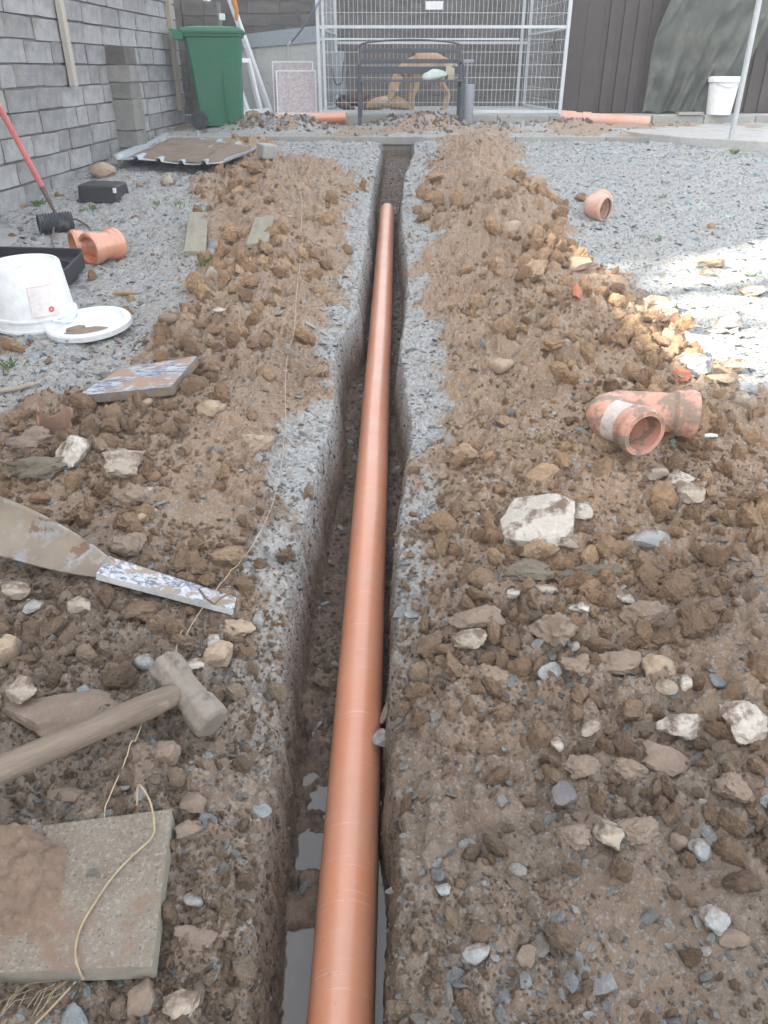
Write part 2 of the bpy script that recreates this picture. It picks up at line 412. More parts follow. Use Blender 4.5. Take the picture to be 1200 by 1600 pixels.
# ------------------------------------------------------------------ scattered gravel, clods and pebbles (uncountable)
def inst_attr_mat(name, rough, bumps, bd, noise_tone, spec=.25):
    s = NT(name); a = s.n('ShaderNodeAttribute', attribute_name='tone'); a.attribute_type = 'INSTANCER'
    n = s.noise(noise_tone, 5, .7)
    c = s.mix(1.0, a.outputs['Color'], s.mix(s.mr(n, .3, .7), (.72,)*3, (1.22,)*3), 'MULTIPLY')
    s.color(c); s.sets(rough=rough, spec=spec); s.bump(s.noise(bumps, 5, .7), .8, bd); return s.m
M_CLOD = inst_attr_mat('loose_soil', .95, 5, .05, 2.6)
M_CHIP = inst_attr_mat('slate_chips', .7, 3, .04, 1.5, .35)
def src_collection(name, makers):
    c = bpy.data.collections.new(name)
    for i, me in enumerate(makers):
        c.objects.link(bpy.data.objects.new(f'{name}_{i:02d}', me))
    return c
clods = src_collection('clod_shapes', [rock_mesh('clod', 100+i, (2, 1.7, 1.4), M_CLOD, cuts=7+i % 5, sub=4, lump=.16, fine=.08+.012*(i % 5), sharp=40, hard=i % 2 == 0, boxy=.95) for i in range(13)])
chips = src_collection('chip_shapes', [rock_mesh('chip', 200+i, (2, 1.15+.1*(i % 4), .34+.08*(i % 3)), M_CHIP, cuts=11, sub=2, lump=.1, fine=.0, sharp=25) for i in range(7)])
pebbs = src_collection('pebble_shapes', [rock_mesh('pebble', 300+i, (2, 1.5, 1.1), M_CHIP, cuts=5, sub=3, lump=.12, fine=.02, sharp=60, hard=False) for i in range(6)])
def scatter(name, label, coll, P, S, Rt, C):
    n = len(P); me = bpy.data.meshes.new(name); me.vertices.add(n); me.vertices.foreach_set('co', P.astype(np.float32).ravel())
    for nm, ty, arr, key in (('rot', 'FLOAT_VECTOR', Rt, 'vector'), ('scl', 'FLOAT_VECTOR', S, 'vector'), ('tone', 'FLOAT_COLOR', np.c_[C, np.ones(n)], 'color')):
        a = me.attributes.new(nm, ty, 'POINT'); a.data.foreach_set(key, arr.astype(np.float32).ravel())
    a = me.attributes.new('pick', 'INT', 'POINT'); a.data.foreach_set('value', rg.randint(0, 1000, n).astype(np.int32))
    ng = bpy.data.node_groups.new(name, 'GeometryNodeTree')
    ng.interface.new_socket('Geometry', in_out='INPUT', socket_type='NodeSocketGeometry'); ng.interface.new_socket('Geometry', in_out='OUTPUT', socket_type='NodeSocketGeometry')
    N = ng.nodes.new; gi = N('NodeGroupInput'); go = N('NodeGroupOutput'); ip = N('GeometryNodeInstanceOnPoints'); ci = N('GeometryNodeCollectionInfo')
    ci.inputs['Collection'].default_value = coll; ci.inputs['Separate Children'].default_value = True; ci.inputs['Reset Children'].default_value = True
    def na(nm, ty):
        x = N('GeometryNodeInputNamedAttribute'); x.data_type = ty; x.inputs['Name'].default_value = nm
        return [o for o in x.outputs if o.enabled and o.name == 'Attribute'][0]
    L = ng.links.new
    L(gi.outputs[0], ip.inputs['Points']); L(ci.outputs[0], ip.inputs['Instance']); ip.inputs['Pick Instance'].default_value = True
    L(na('pick', 'INT'), ip.inputs['Instance Index'])
    L(na('rot', 'FLOAT_VECTOR'), ip.inputs['Rotation']); L(na('scl', 'FLOAT_VECTOR'), ip.inputs['Scale'])
    L(ip.outputs[0], go.inputs[0])
    o = link(name, me, label=label, kind='stuff'); md = o.modifiers.new('scatter', 'NODES'); md.node_group = ng
    return o
def sample(n, ymin=.25, ymax=8.45, xmax=3.9):
    """positions thinning out with distance, over all the yard in view"""
    y = ymin*(ymax/ymin)**rg.rand(n*2); y = np.where(rg.rand(n*2) < .5, y, ymin+(ymax-ymin)*rg.rand(n*2)**1.3)
    lim = np.minimum(.55+.62*y, xmax); x = (rg.rand(n*2)*2-1)*lim
    k = x > -2.5; return x[k][:n], y[k][:n]
def tones(c, n, v=.16):
    c = np.array(c); k = rg.randint(0, len(c), n); return np.clip(c[k]*(1+v*rg.normal(size=(n, 1))), .02, .95)
def sizes(n, y, lo, hi, p=2.6, px=.0011):
    s = lo*(1-rg.rand(n)*(1-(lo/hi)**p))**(-1/p); return np.clip(np.maximum(s, px*y*.9), lo, hi)
# slate chips
x, y = sample(110000); z, g, wet, inn = terrain(x, y, False); z = hgt(x, y)
k = (rg.rand(len(x)) < np.clip(g*1.0+.16+.7*np.clip(fbm(x, y, 5, 3, 4), 0, 1), 0, 1)*(1-.5*wet)) & (inn < .03)
x, y, z, g, wet = x[k], y[k], z[k], g[k], wet[k]; n = len(x)
s = sizes(n, y, .0035, .032, 2.2, .0012)
rot = np.c_[rg.normal(0, .35, n), rg.normal(0, .35, n), rg.uniform(-3.14, 3.14, n)]
c = tones([(.36, .37, .37), (.44, .455, .455), (.27, .28, .285), (.52, .53, .53), (.38, .34, .295), (.32, .27, .22), (.60, .60, .58), (.30, .33, .35)], n)
farr = np.clip((x-.9)*(y-2.2)*.4, 0, 1)[:, None]; c = c*(1-farr)+c*np.array([.88, 1.13, 1.26])*farr; lf = np.clip((-.9-x)*2, 0, 1)[:, None]; c = c*(1-lf)+c*np.array([.86, 1.0, 1.12])*lf
dm = .55*wet[:, None]; c = c*(1-dm)+np.array([.25, .20, .16])*dm
scatter('gravel', 'blue grey slate gravel over the yard and along the trench edges', chips, np.c_[x, y, z+s*.12], np.c_[s, s, s*.9], rot, np.clip(c, .02, .9))
# pebbles and white stones on the dug earth
x, y = sample(9000); z, g, wet, inn = terrain(x, y, False); z = hgt(x, y)
k = (rg.rand(len(x)) < .30+.35*np.clip(fbm(x, y, 3, 3, 2)*3, -.6, 1)) & (inn < .03)
x, y, z, g, wet = x[k], y[k], z[k], g[k], wet[k]; n = len(x)
s = sizes(n, y, .004, .019, 2.5)
c = tones([(.44, .44, .42), (.62, .60, .56), (.34, .35, .35), (.40, .31, .23), (.30, .23, .175), (.72, .70, .66), (.27, .21, .165)], n)
scatter('pebbles', 'small mixed pebbles and chalky bits strewn on the dug earth', pebbs, np.c_[x, y, z+s*.2], np.c_[s, s*.9, s*.8], rg.uniform(-3.14, 3.14, (n, 3))*np.array([.15, .15, 1]), c*(1-.5*wet[:, None])+np.array([.26, .21, .17])*.5*wet[:, None])
# trench floor crumbs
n = 3800; y = .3+8.1*rg.rand(n)**1.4; u = rg.rand(n); x = lipL(y)+.03+u*(lipR(y)-lipL(y)-.05); z = hgt(x, y); s = sizes(n, y, .004, .018, 2.2)
k = ~((y < 1.28) & (z < -1.37)); x, y, z, s = x[k], y[k], z[k], s[k]; n = len(x)
pick = rg.rand(n, 1) < np.where((y[:, None] > 6.4), .75, .22)
c = np.where(pick, tones([(.36, .38, .40), (.46, .48, .49), (.28, .28, .28)], n), tones([(.13, .09, .065), (.19, .14, .10)], n))
scatter('trench_rubble', 'grit and slate pieces lying along the floor of the trench', pebbs, np.c_[x, y, z+s*.2], np.c_[s, s*.9, s*.6], rg.uniform(-3.14, 3.14, (n, 3))*np.array([.2, .2, 1]), c)
# stones and crumbs set in the trench sides
n = 26000; y = .3+8.1*rg.rand(n)**1.5; side = rg.rand(n) < .6; x = np.where(side, lipL(y)+rg.uniform(-.03, .05, n), lipR(y)+rg.uniform(-.04, .02, n)); inn = terrain(x, y, False)[3]; z = hgt(x, y)
k = (inn > .04) & (inn < .97) & ~((y < 1.3) & (z < -1.375)); x, y, z, inn = x[k], y[k], z[k], inn[k]; n = len(x); s = sizes(n, y, .002, .013, 2.4, .0007)
c = np.where(rg.rand(n, 1) < .26*(1-inn[:, None]), tones([(.40, .40, .39), (.50, .50, .48), (.30, .30, .30)], n), tones([(.17, .125, .093), (.22, .165, .125), (.14, .10, .076)], n, .1))
scatter('trench_side_stones', 'little stones and crumbs showing in the cut sides of the trench', pebbs, np.c_[x, y, z], np.c_[s, s*.9, s*.8], rg.uniform(-3.14, 3.14, (n, 3)), c)
# rubble heaps between the two kerbs
n = 9000; x = -2.1+rg.rand(n)*6; y = 8.7+rg.rand(n)*1.5; z = hgt(x, y)
hp = np.clip((z-base_z(y))*11, .05, 1); k = (rg.rand(n) < hp*.9) & ~((x > 2.1) & (rg.rand(n) < .8)); x, y, z = x[k], y[k], z[k]; n = len(x)
s = sizes(n, y, .009, .055, 1.9); c = tones([(.28, .21, .155), (.24, .17, .12), (.36, .34, .31), (.44, .45, .45), (.31, .24, .17)], n)
scatter('rubble', 'low heaps of soil and stones dumped between the two kerbs', clods, np.c_[x, y, z+s*.2], np.c_[s, s, s*.8], rg.uniform(-3.14, 3.14, (n, 3)), c)

# ------------------------------------------------------------------ outer ground, paving, kerbs
CONC = mat('old_concrete', (.34, .335, .31), (.25, .25, .235), ns=5, rough=.92, bump=.5, bs=90, dirt=(.20, .17, .13), damt=.36, rnd=.12)
CONC_L = mat('pale_concrete', (.42, .42, .40), (.34, .34, .33), ns=4, rough=.92, bump=.4, bs=80, dirt=(.27, .24, .20), damt=.38, rnd=.08)
MB().box((-60, -60, -1.9), (60, 60, -1.7)).obj('outer_ground', mat('outer_earth', (.2, .17, .13)), kind='structure')
MB().box((-2.6, 10.22, -1.2), (4.9, 14.0, -.484)).obj('kennel_slab', CONC_L, kind='structure')
MB().prism([(2.62, 8.66), (2.85, 8.2), (3.3, 7.75), (3.9, 7.35), (4.9, 7.0), (4.9, 10.2), (2.3, 10.2)], -.80, -.572).obj('path', CONC_L, kind='structure', bevel=.008)
k_ = thing('edging_kerb', 'thin concrete edging kerb crossing the yard where the trench ends', 'kerb', (0, 8.6, -.66))
xx = -2.34
segs = []
while xx < 2.72:
    L = .915; x1 = min(xx+L, 2.80); dz = RND.uniform(-.006, .006)
    MB().box((xx+.004, -.028+RND.uniform(-.006, .006), -.012), (x1-.004, .030, .062+dz)).obj('kerb_stone', CONC, k_, bevel=.008); xx = x1
k_ = thing('kennel_kerb', 'grey kerb of concrete blocks along the front of the kennel slab', 'kerb', (0, 10.17, -.6))
xx = -2.3
while xx < 4.8:
    MB().box((xx+.004, -.06, -.15), (xx+.60, .046, .122+RND.uniform(-.004, .004))).obj('kerb_stone', CONC, k_, bevel=.01); xx += .605

# ------------------------------------------------------------------ block walls
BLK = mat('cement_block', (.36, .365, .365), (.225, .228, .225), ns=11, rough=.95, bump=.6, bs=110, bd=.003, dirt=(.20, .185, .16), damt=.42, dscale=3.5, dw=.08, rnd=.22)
BLK_D = mat('dark_cement_block', (.165, .152, .14), (.11, .103, .097), ns=6, rough=.95, bump=.6, bs=90, bd=.003, dirt=(.14, .13, .115), damt=.4, dscale=2, dw=.1, rnd=.22)  # dark grey-brown block, darkened further for the deeper shade at the back
BLK_B = mat('weathered_block', (.27, .26, .245), (.20, .195, .185), ns=5, rough=.95, bump=.6, bs=110, dirt=(.15, .15, .11), damt=.42, dscale=3, dw=.1, rnd=.2)
MORT = mat('mortar', (.20, .195, .185), (.14, .135, .125), ns=9, rough=.97, bump=.8, bs=60, dirt=(.12, .11, .085), damt=.42)
def block_mesh(seed, L, H, D, m):
    r = random.Random(seed); bm = bmesh.new()
    bmesh.ops.create_cube(bm, size=1)
    bmesh.ops.subdivide_edges(bm, edges=bm.edges[:], cuts=1, use_grid_fill=True)
    for v in bm.verts:
        v.co.x *= L; v.co.y *= D; v.co.z *= H
        v.co += Vector((r.uniform(-.004, .004), r.uniform(-.004, .004), r.uniform(-.003, .003)))
    me = bpy.data.meshes.new('block'); bm.to_mesh(me); bm.free(); me.materials.append(m); return me
def block_wall(name, label, p0, p1, z0, courses, ch, m, D=.1, side=1, seed=1, header=.25, depth=.3, skip=None):
    """wall of laid blocks whose shown face runs p0 -> p1; side = +1 when the face looks to the left of that direction"""
    d = Vector((p1[0]-p0[0], p1[1]-p0[1], 0)); Lw = d.length; ang = math.atan2(d.y, d.x)
    w_ = thing(name, label, 'wall', (p0[0], p0[1], z0), (0, 0, ang))
    r = random.Random(seed)
    full = [block_mesh(seed*10+i, .436, ch-.013, D, m) for i in range(6)]; half = [block_mesh(seed*10+7+i, .212, ch-.013, D, m) for i in range(4)]
    cache = {}
    yb = -side*D/2
    mo = MB(); mo.box((0, min(-side*.014, -side*depth), 0), (Lw, max(-side*.014, -side*depth), courses*ch)); mo.obj('mortar', MORT, w_)
    for c in range(courses):
        x_ = -(.225 if c % 2 else 0)+r.uniform(-.05, .05)
        while x_ < Lw:
            h_ = r.random() < header; L = .212 if h_ else .436
            a, b = max(x_, 0), min(x_+L, Lw)
            if b-a > .06 and not (skip and skip(c, a, b)):
                if b-a > L-.01: me_ = r.choice(half if h_ else full); o = link('block', me_, w_, M=TR(((a+b)/2, yb+r.uniform(-.004, .004), (c+.5)*ch+r.uniform(-.003, .003)), (r.uniform(-.01, .01), r.uniform(-.008, .008), r.uniform(-.008, .008))))
                else: o = link('block', block_mesh(seed+int(x_*100), b-a, ch-.013, D, m), w_, M=TR(((a+b)/2, yb, (c+.5)*ch)))
            x_ += L+.014
    return w_
block_wall('block_wall', 'long grey concrete block wall running down the left side of the yard', (-2.56, 3.2), (-2.30, 10.05), -1.12, 13, .143, BLK, side=-1, seed=3, header=.18)
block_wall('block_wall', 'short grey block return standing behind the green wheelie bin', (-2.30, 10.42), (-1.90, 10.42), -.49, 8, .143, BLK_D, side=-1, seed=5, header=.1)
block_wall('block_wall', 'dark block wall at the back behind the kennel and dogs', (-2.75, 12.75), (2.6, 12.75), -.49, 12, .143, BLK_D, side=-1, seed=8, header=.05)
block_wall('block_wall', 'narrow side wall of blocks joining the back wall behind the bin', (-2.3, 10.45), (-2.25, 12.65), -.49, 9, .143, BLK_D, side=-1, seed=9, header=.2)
# stubby pier built against the left wall
t = thing('block_pier', 'short pier of stacked blocks against the left wall with a dark top block', 'pier', (-2.31, 7.80, -.80), (0, 0, rad(-2)))
zz = 0
for i, hh in enumerate((.17, .143, .25, .13, .13, .14)):
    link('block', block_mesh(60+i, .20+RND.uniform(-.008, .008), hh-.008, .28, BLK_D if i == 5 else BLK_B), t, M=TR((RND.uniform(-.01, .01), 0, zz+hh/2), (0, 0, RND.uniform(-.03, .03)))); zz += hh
# low footing by the left wall
MB().prism([(-2.50, 3.2), (-2.16, 3.2), (-2.08, 3.9), (-2.13, 4.65), (-2.30, 5.1), (-2.48, 5.2)], -1.15, -.865).obj('wall_footing', CONC, bevel=.012, label='rough concrete ledge at the foot of the left wall behind the black tray', cat='ledge')

# battens on the left wall
WOOD = mat('weathered_wood', (.40, .34, .27), (.28, .235, .19), ns=5, rough=.9, bump=.5, bs=40, bd=.003, stretch=(6, 6, .6), dirt=(.2, .17, .13), damt=.36)
WOODX = mat('grey_green_plank', (.33, .31, .24), (.23, .21, .165), ns=5, rough=.9, bump=.6, bs=40, bd=.003, stretch=(.6, 7, 7), dirt=(.24, .17, .12), damt=.40)
PALEW = mat('pale_batten', (.50, .455, .40), (.38, .34, .30), ns=5, rough=.85, bump=.4, bs=40, stretch=(6, 6, .6))
MB().box((-.022, -.035, 0), (.022, .035, 1.25)).obj('wall_batten', PALEW, bevel=.004, label='pale timber batten fixed upright on the left wall, nearer one, ending mid wall', cat='batten', M=TR((-2.39, 6.78, -.125), (0, 0, rad(-2))))
MB().box((-.025, -.035, 0), (.025, .035, 1.6)).obj('wall_batten', WOOD, bevel=.004, label='brown timber batten on the left wall just behind the green bin handle', cat='batten', M=TR((-2.29, 9.75, -.42), (0, 0, rad(-2))))

# ------------------------------------------------------------------ unseen house added to shade the yard, notched to let through one sunlit patch
REND = mat('shade_block_render', (.55, .53, .5), ns=2); ROOF = mat('roof_slate', (.12, .12, .13), ns=3)
class HB(MB):
    def obj(s, *a, **k):
        s.v = [(x, y+.4857*x, z) for x, y, z in s.v]; return MB.obj(s, *a, **k)
hs_ = thing('neighbour_house', 'unseen house shape added beyond the left wall to shade the yard', 'house', (-5.0, 0, -1.7))
HB().box((-4, -9, 0), (0, -.40, 9.9)).obj('wall', REND, hs_)
HB().box((-4, 1.20, 0), (0, 15, 9.9)).obj('wall', REND, hs_)
HB().box((-3.9, -.398, 0), (-.05, 1.198, 5.28)).obj('wall', REND, hs_)
for a, b, zt in ((-9, -.40, 9.9), (1.20, 15, 9.9), (-.398, 1.198, 5.28)):
    rb = HB(); e = 0
    rb.add([(-4.2, a, zt+.002), (.18, a, zt+.002), (-2, a, zt+.9), (-4.2, b, zt+.002), (.18, b, zt+.002), (-2, b, zt+.9)] if zt > 8 else [(-4, a, zt+.002), (.0, a, zt+.002), (-2, a, zt+.12), (-4, b, zt+.002), (.0, b, zt+.002), (-2, b, zt+.12)], [(0, 2, 1), (3, 4, 5), (0, 1, 4, 3), (1, 2, 5, 4), (2, 0, 3, 5)])
    rb.obj('roof', ROOF, hs_)
tr = thing('dapple_caster', 'unseen leafy tree added beside the roof to dapple the sunlit patch', 'tree', (-10.6, -2.1, -1.7))  # added out of view; its sparse leaves break up the patch of sun
tm = MB(); tm.sweep([(0, 0, 0), (.1, 0, 5), (0, .1, 8), (.1, 0, 10.5)], [.22, .18, .12, .05], 10)
for a in range(7): tm.sweep([(0, 0, 7.0+.4*a), (1.2*math.cos(a*2.4), 1.2*math.sin(a*2.4), 8.2+.4*a)], [.07, .03], 6)
tm.obj('trunk', mat('bark', (.14, .11, .08)), tr)
cm = MB()
for i in range(330):
    q = Vector((RND.gauss(0, 1), RND.gauss(0, 1), RND.gauss(0, 1))); q = q.normalized()*RND.random()**.4
    c_ = Vector((q.x*1.7, q.y*1.9, 10.6+q.z*2.0)); M_ = TR(c_, (RND.uniform(0, 6), RND.uniform(0, 6), 0)); s_ = RND.uniform(.06, .14)
    cm.add([M_ @ Vector(v) for v in ((-s_, 0, 0), (0, -s_*.5, 0), (s_, 0, 0), (0, s_*.5, 0))], [(0, 1, 2, 3)])
cm.obj('crown', mat('leaf', (.06, .1, .03)), tr)

# ------------------------------------------------------------------ the drain pipe in the trench
def pipe_mat(name, dirt=None, damt=.3, dscale=6, c=(.64, .255, .135), c2=(.60, .25, .145), rough=.38):
    s = NT(name)
    mp = s.n('ShaderNodeMapping'); mp.inputs['Scale'].default_value = (9, .8, 9); s.l(s.tc.outputs['Object'], mp.inputs[0])
    base = s.mix(s.mr(s.noise(4, 5, .6), .35, .65), c, c2)
    scr = s.mr(s.noise(22, 3, .75, mp.outputs[0], .6), .63, .70, 0, .30)
    base = s.mix(scr, base, (.60, .33, .22))
    rings = s.mr(s.noise(11, 4, .7, s.ring()), .60, .66, 0, .40); base = s.mix(rings, base, (.74, .50, .40))
    base = s.mix(s.mr(s.noise(70, 3, .6), .70, .74, 0, .5), base, (.26, .12, .07))
    mudf = s.mr(s.noise(30, 6, .75), .645, .67, 0, .7); base = s.mix(mudf, base, (.33, .22, .15)); dust = s.mr(s.noise(3.4, 6, .7), .42, .68, 0, .40); base = s.mix(dust, base, (.55, .36, .27))
    r = s.mr(s.noise(7, 6, .7), .3, .7, rough-.05, rough+.14)
    if dirt:
        f = s.mr(s.noise(dscale, 7, .7), damt-.04, damt+.05); base = s.mix(f, dirt, base); r = s.mr(f, 0, 1, .9, rough)
    s.color(base); s.sets(rough=r, spec=.75); s.b.inputs['Coat Weight'].default_value = (.7 if not dirt else .1); s.b.inputs['Coat Roughness'].default_value = .27; s.b.inputs['Coat IOR'].default_value = 1.7; s.bump(s.noise(120, 3, .6), .10, .001); return s.m
def _ring(s):
    mp = s.n('ShaderNodeMapping'); mp.inputs['Scale'].default_value = (.6, 14, .6); mp.inputs['Rotation'].default_value = (0, 0, .12)
    s.l(s.tc.outputs['Object'], mp.inputs[0]); return mp.outputs[0]
NT.ring = _ring
ORG = pipe_mat('orange_drain_plastic')
ORG_D = pipe_mat('muddy_orange_plastic', (.27, .205, .155), .485, 17, (.58, .24, .145), (.60, .32, .24), .55)
ORG_P = pipe_mat('faded_orange_plastic', (.50, .36, .31), .44, 5, (.56, .25, .16), (.60, .36, .28), .5)
ya, yb_ = .12, 6.22
pts = []
for i in range(24):
    yy = ya+(yb_-ya)*i/23; cx, cz = pipe_c(yy); pts.append(Vector((cx, yy, cz+.0015*math.sin(yy*1.3))))
m = MB(); m.hollow(pts, .0555, .0032, 48)
m.obj('drain_pipe', ORG, label='long orange plastic drain pipe lying along the bottom of the trench', cat='pipe')
# water
WAT = NT('muddy_water'); WAT.color(WAT.mix(WAT.mr(WAT.noise(6, 3), .4, .6), (.105, .088, .072), (.08, .066, .054))); WAT.sets(rough=.05, spec=.8)
WAT.bump(WAT.noise(16, 2), .12, .003)
MB().add([(-.34, -.4, -1.3875), (.10, -.4, -1.3875), (.10, 1.45, -1.3875), (-.34, 1.45, -1.3875)], [(0, 1, 2, 3)]).obj('water', WAT.m, kind='structure')

# ------------------------------------------------------------------ far side: bin, kennel, bench, cladding
GRN = mat('green_bin_plastic', (.026, .135, .075), (.034, .165, .092), ns=3, rough=.5, bump=.1, bs=200, dirt=(.08, .17, .12), damt=.36, dscale=3, dw=.14)
BLKP = mat('black_rubber', (.035, .035, .038), (.06, .06, .062), ns=8, rough=.7, dirt=(.14, .12, .10), damt=.38)
GALV = mat('galvanised_steel', (.56, .60, .63), (.47, .51, .54), ns=14, rough=.5, metal=.35, bump=.1, bs=120)
DKM = mat('dark_painted_steel', (.055, .062, .078), (.085, .092, .105), ns=10, rough=.5, bump=.2, bs=100)
UPVC = mat('white_plastic', (.74, .76, .78), (.66, .68, .70), ns=5, rough=.4, bump=.05, dirt=(.45, .43, .40), damt=.30)
GREYP = mat('grey_sheet_metal', (.30, .33, .36), (.25, .28, .31), ns=4, rough=.6, bump=.1)
CREAM = mat('cream_panel', (.48, .49, .465), (.40, .41, .39), ns=3, rough=.8, bump=.2, dirt=(.30, .29, .25), damt=.36, rnd=.08)
# wheelie bin
bx = (at(343, 196, 9.55)).x
wb = thing('wheelie_bin', 'green plastic wheelie bin standing beside the left wall', 'wheelie bin', (bx, 9.62, -.582), (0, 0, rad(6))); wb.scale = (.93, .93, .93)
def loft(mb, secs, smooth=False):
    n = len(secs[0]); vs = [v for s_ in secs for v in s_]; fs = [tuple(range(n))[::-1], tuple(range((len(secs)-1)*n, len(secs)*n))]
    for i in range(len(secs)-1): fs += [(i*n+k, i*n+(k+1) % n, (i+1)*n+(k+1) % n, (i+1)*n+k) for k in range(n)]
    mb.add(vs, fs, smooth)
def rrect(x0, x1, y0, y1, z, r=.03, n=3):
    o = []
    for cx, cy, a in ((x1-r, y1-r, 0), (x0+r, y1-r, 90), (x0+r, y0+r, 180), (x1-r, y0+r, 270)):
        for i in range(n+1): t_ = rad(a+90*i/n); o.append(Vector((cx+r*math.cos(t_), cy+r*math.sin(t_), z)))
    return o
b = MB(); loft(b, [rrect(-.205, .27, -.21, .21, .03), rrect(-.225, .285, -.225, .225, .30), rrect(-.262, .305, -.245, .245, .72), rrect(-.285, .32, -.26, .26, .925), rrect(-.305, .345, -.28, .28, .93), rrect(-.305, .345, -.28, .28, .965)], False)
b.obj('body', GRN, wb, bevel=.006)
b = MB(); b.box((.10, -.262, .10), (.115, -.225, .62)); b.obj('rib', GRN, wb, bevel=.004)
b = MB(); loft(b, [rrect(-.325, .365, -.295, .295, .957), rrect(-.335, .372, -.30, .30, .985), rrect(-.31, .33, -.28, .28, 1.018), rrect(-.2, .2, -.2, .2, 1.03)]); b.obj('lid', GRN, wb, bevel=.006)
b = MB(); b.sweep([(-.33, -.27, .96), (-.42, -.27, .99), (-.43, 0, 1.0), (-.42, .27, .99), (-.33, .27, .96)], .017, 10)
for s_ in (-.27, 0, .27): b.box((-.42, s_-.02, .90), (-.30, s_+.02, .985))
b.obj('handle', GRN, wb)
for s_ in (-1, 1):
    wh = MB(); M_ = TR((-.215, s_*.275, .098), (rad(90), 0, 0)); wh.lathe([(.0, -.024), (.062, -.022), (.066, -.024), (.098, -.022), (.10, 0), (.098, .022), (.066, .024), (.062, .018), (0, .018)], 30, M_)
    w1 = wh.obj('wheel', BLKP, wb); hb = MB(); hb.lathe([(0, -.03), (.03, -.028), (.034, 0), (.03, .028), (0, .03)], 16, M_)
    for k in range(6):
        a = k*math.pi/3; hb.box((.03, -.006, -.027), (.064, .006, .027), M_ @ TR(rot=(0, 0, a)))
    hb.obj('hub', mat('hub_grey', (.07, .07, .07)), w1)
# rubbish on the bin top: white tub and orange thing
p = at(348, 38, 9.62)
MB().box((-.028, -.03, 0), (.028, .03, .06)).obj('small_carton', UPVC, bevel=.005, label='little white carton standing on the rear of the green bin lid', cat='carton', M=TR((p.x-.02, 9.74, .44)))
m = MB(); m.sweep([(0, 0, 0), (0.01, 0, .09), (-.01, 0, .16), (-.012, 0, .30)], [.018, .022, .03, .018], 10); m.obj('orange_tool_handle', mat('orange_rubber', (.55, .24, .06), ns=9), label='orange handle poking up behind the green bin', cat='tool handle', M=TR((p.x+.13, 9.74, .438)))

# white window frames leaning behind the bin
def win_frame(w_, h_, t_, wd, name, label, M, handle=False):
    t = thing(name, label, 'window frame'); t.matrix_world = M
    b = MB(); b.box((0, 0, 0), (wd, t_, h_)); b.obj('stile', UPVC, t, bevel=.006)
    b = MB(); b.box((w_-wd, 0, 0), (w_, t_, h_)); b.obj('stile', UPVC, t, bevel=.006)
    b = MB(); b.box((wd, .002, 0), (w_-wd, t_-.002, wd)); b.obj('rail', UPVC, t, bevel=.006)
    b = MB(); b.box((wd, .002, h_-wd), (w_-wd, t_-.002, h_)); b.obj('rail', UPVC, t, bevel=.006)
    b = MB(); b.box((wd*.55, -.008, wd*.55), (wd*.8, .0, h_-wd*.55)); b.box((w_-wd*.8, -.008, wd*.55), (w_-wd*.55, 0, h_-wd*.55)); b.obj('bead', UPVC, t)
    return t
A = at(386, 172, 10.35); B = at(412, 168, 10.35)
xd = Vector((.34, .94, 0)).normalized(); tilt = Vector((-.40, -.02, .92)).normalized()
win_frame(.55, 2.0, .06, .055, 'window_frame', 'tall white plastic window frame leaning left behind the green bin', frame((A.x+.02, 10.34, -.48), Vector((.42, .90, 0)), tilt).copy() @ Matrix.Identity(4))
win_frame(.36, .60, .05, .05, 'window_frame', 'small white plastic frame with rounded corners low beside the bin', frame((A.x-.03, 10.28, -.48), Vector((.55, .83, 0)), Vector((-.30, .0, .95))))

# cream panel fence with grey capping
cf = thing('cream_panel_fence', 'low cream panel fence with grey capping between the bin and kennel', 'fence', (-1.95, 11.6, -.484), (0, 0, rad(-2)))
x0, x1 = -.10, 1.13
n_ = 3
for i in range(n_):
    a = x0+(x1-x0)*i/n_; bb = x0+(x1-x0)*(i+1)/n_
    m = MB(); m.box((a+.02, 0, 0), (bb-.02, .03, .70+.03*i)); m.obj('panel', CREAM, cf)
    m = MB(); m.box((bb-.02, -.015, 0), (bb+.018, .035, .70+.03*i)); m.obj('post', CREAM, cf, bevel=.003)
m = MB(); m.add([(x0, -.03, .685), (x1+.05, -.03, .775), (x1+.05, .05, .775), (x0, .05, .685), (x0, -.03, .83), (x1+.05, -.03, .955), (x1+.05, .05, .955), (x0, .05, .83)], [(3, 2, 1, 0), (4, 5, 6, 7), (0, 1, 5, 4), (1, 2, 6, 5), (2, 3, 7, 6), (3, 0, 4, 7)]); m.obj('capping', GREYP, cf)

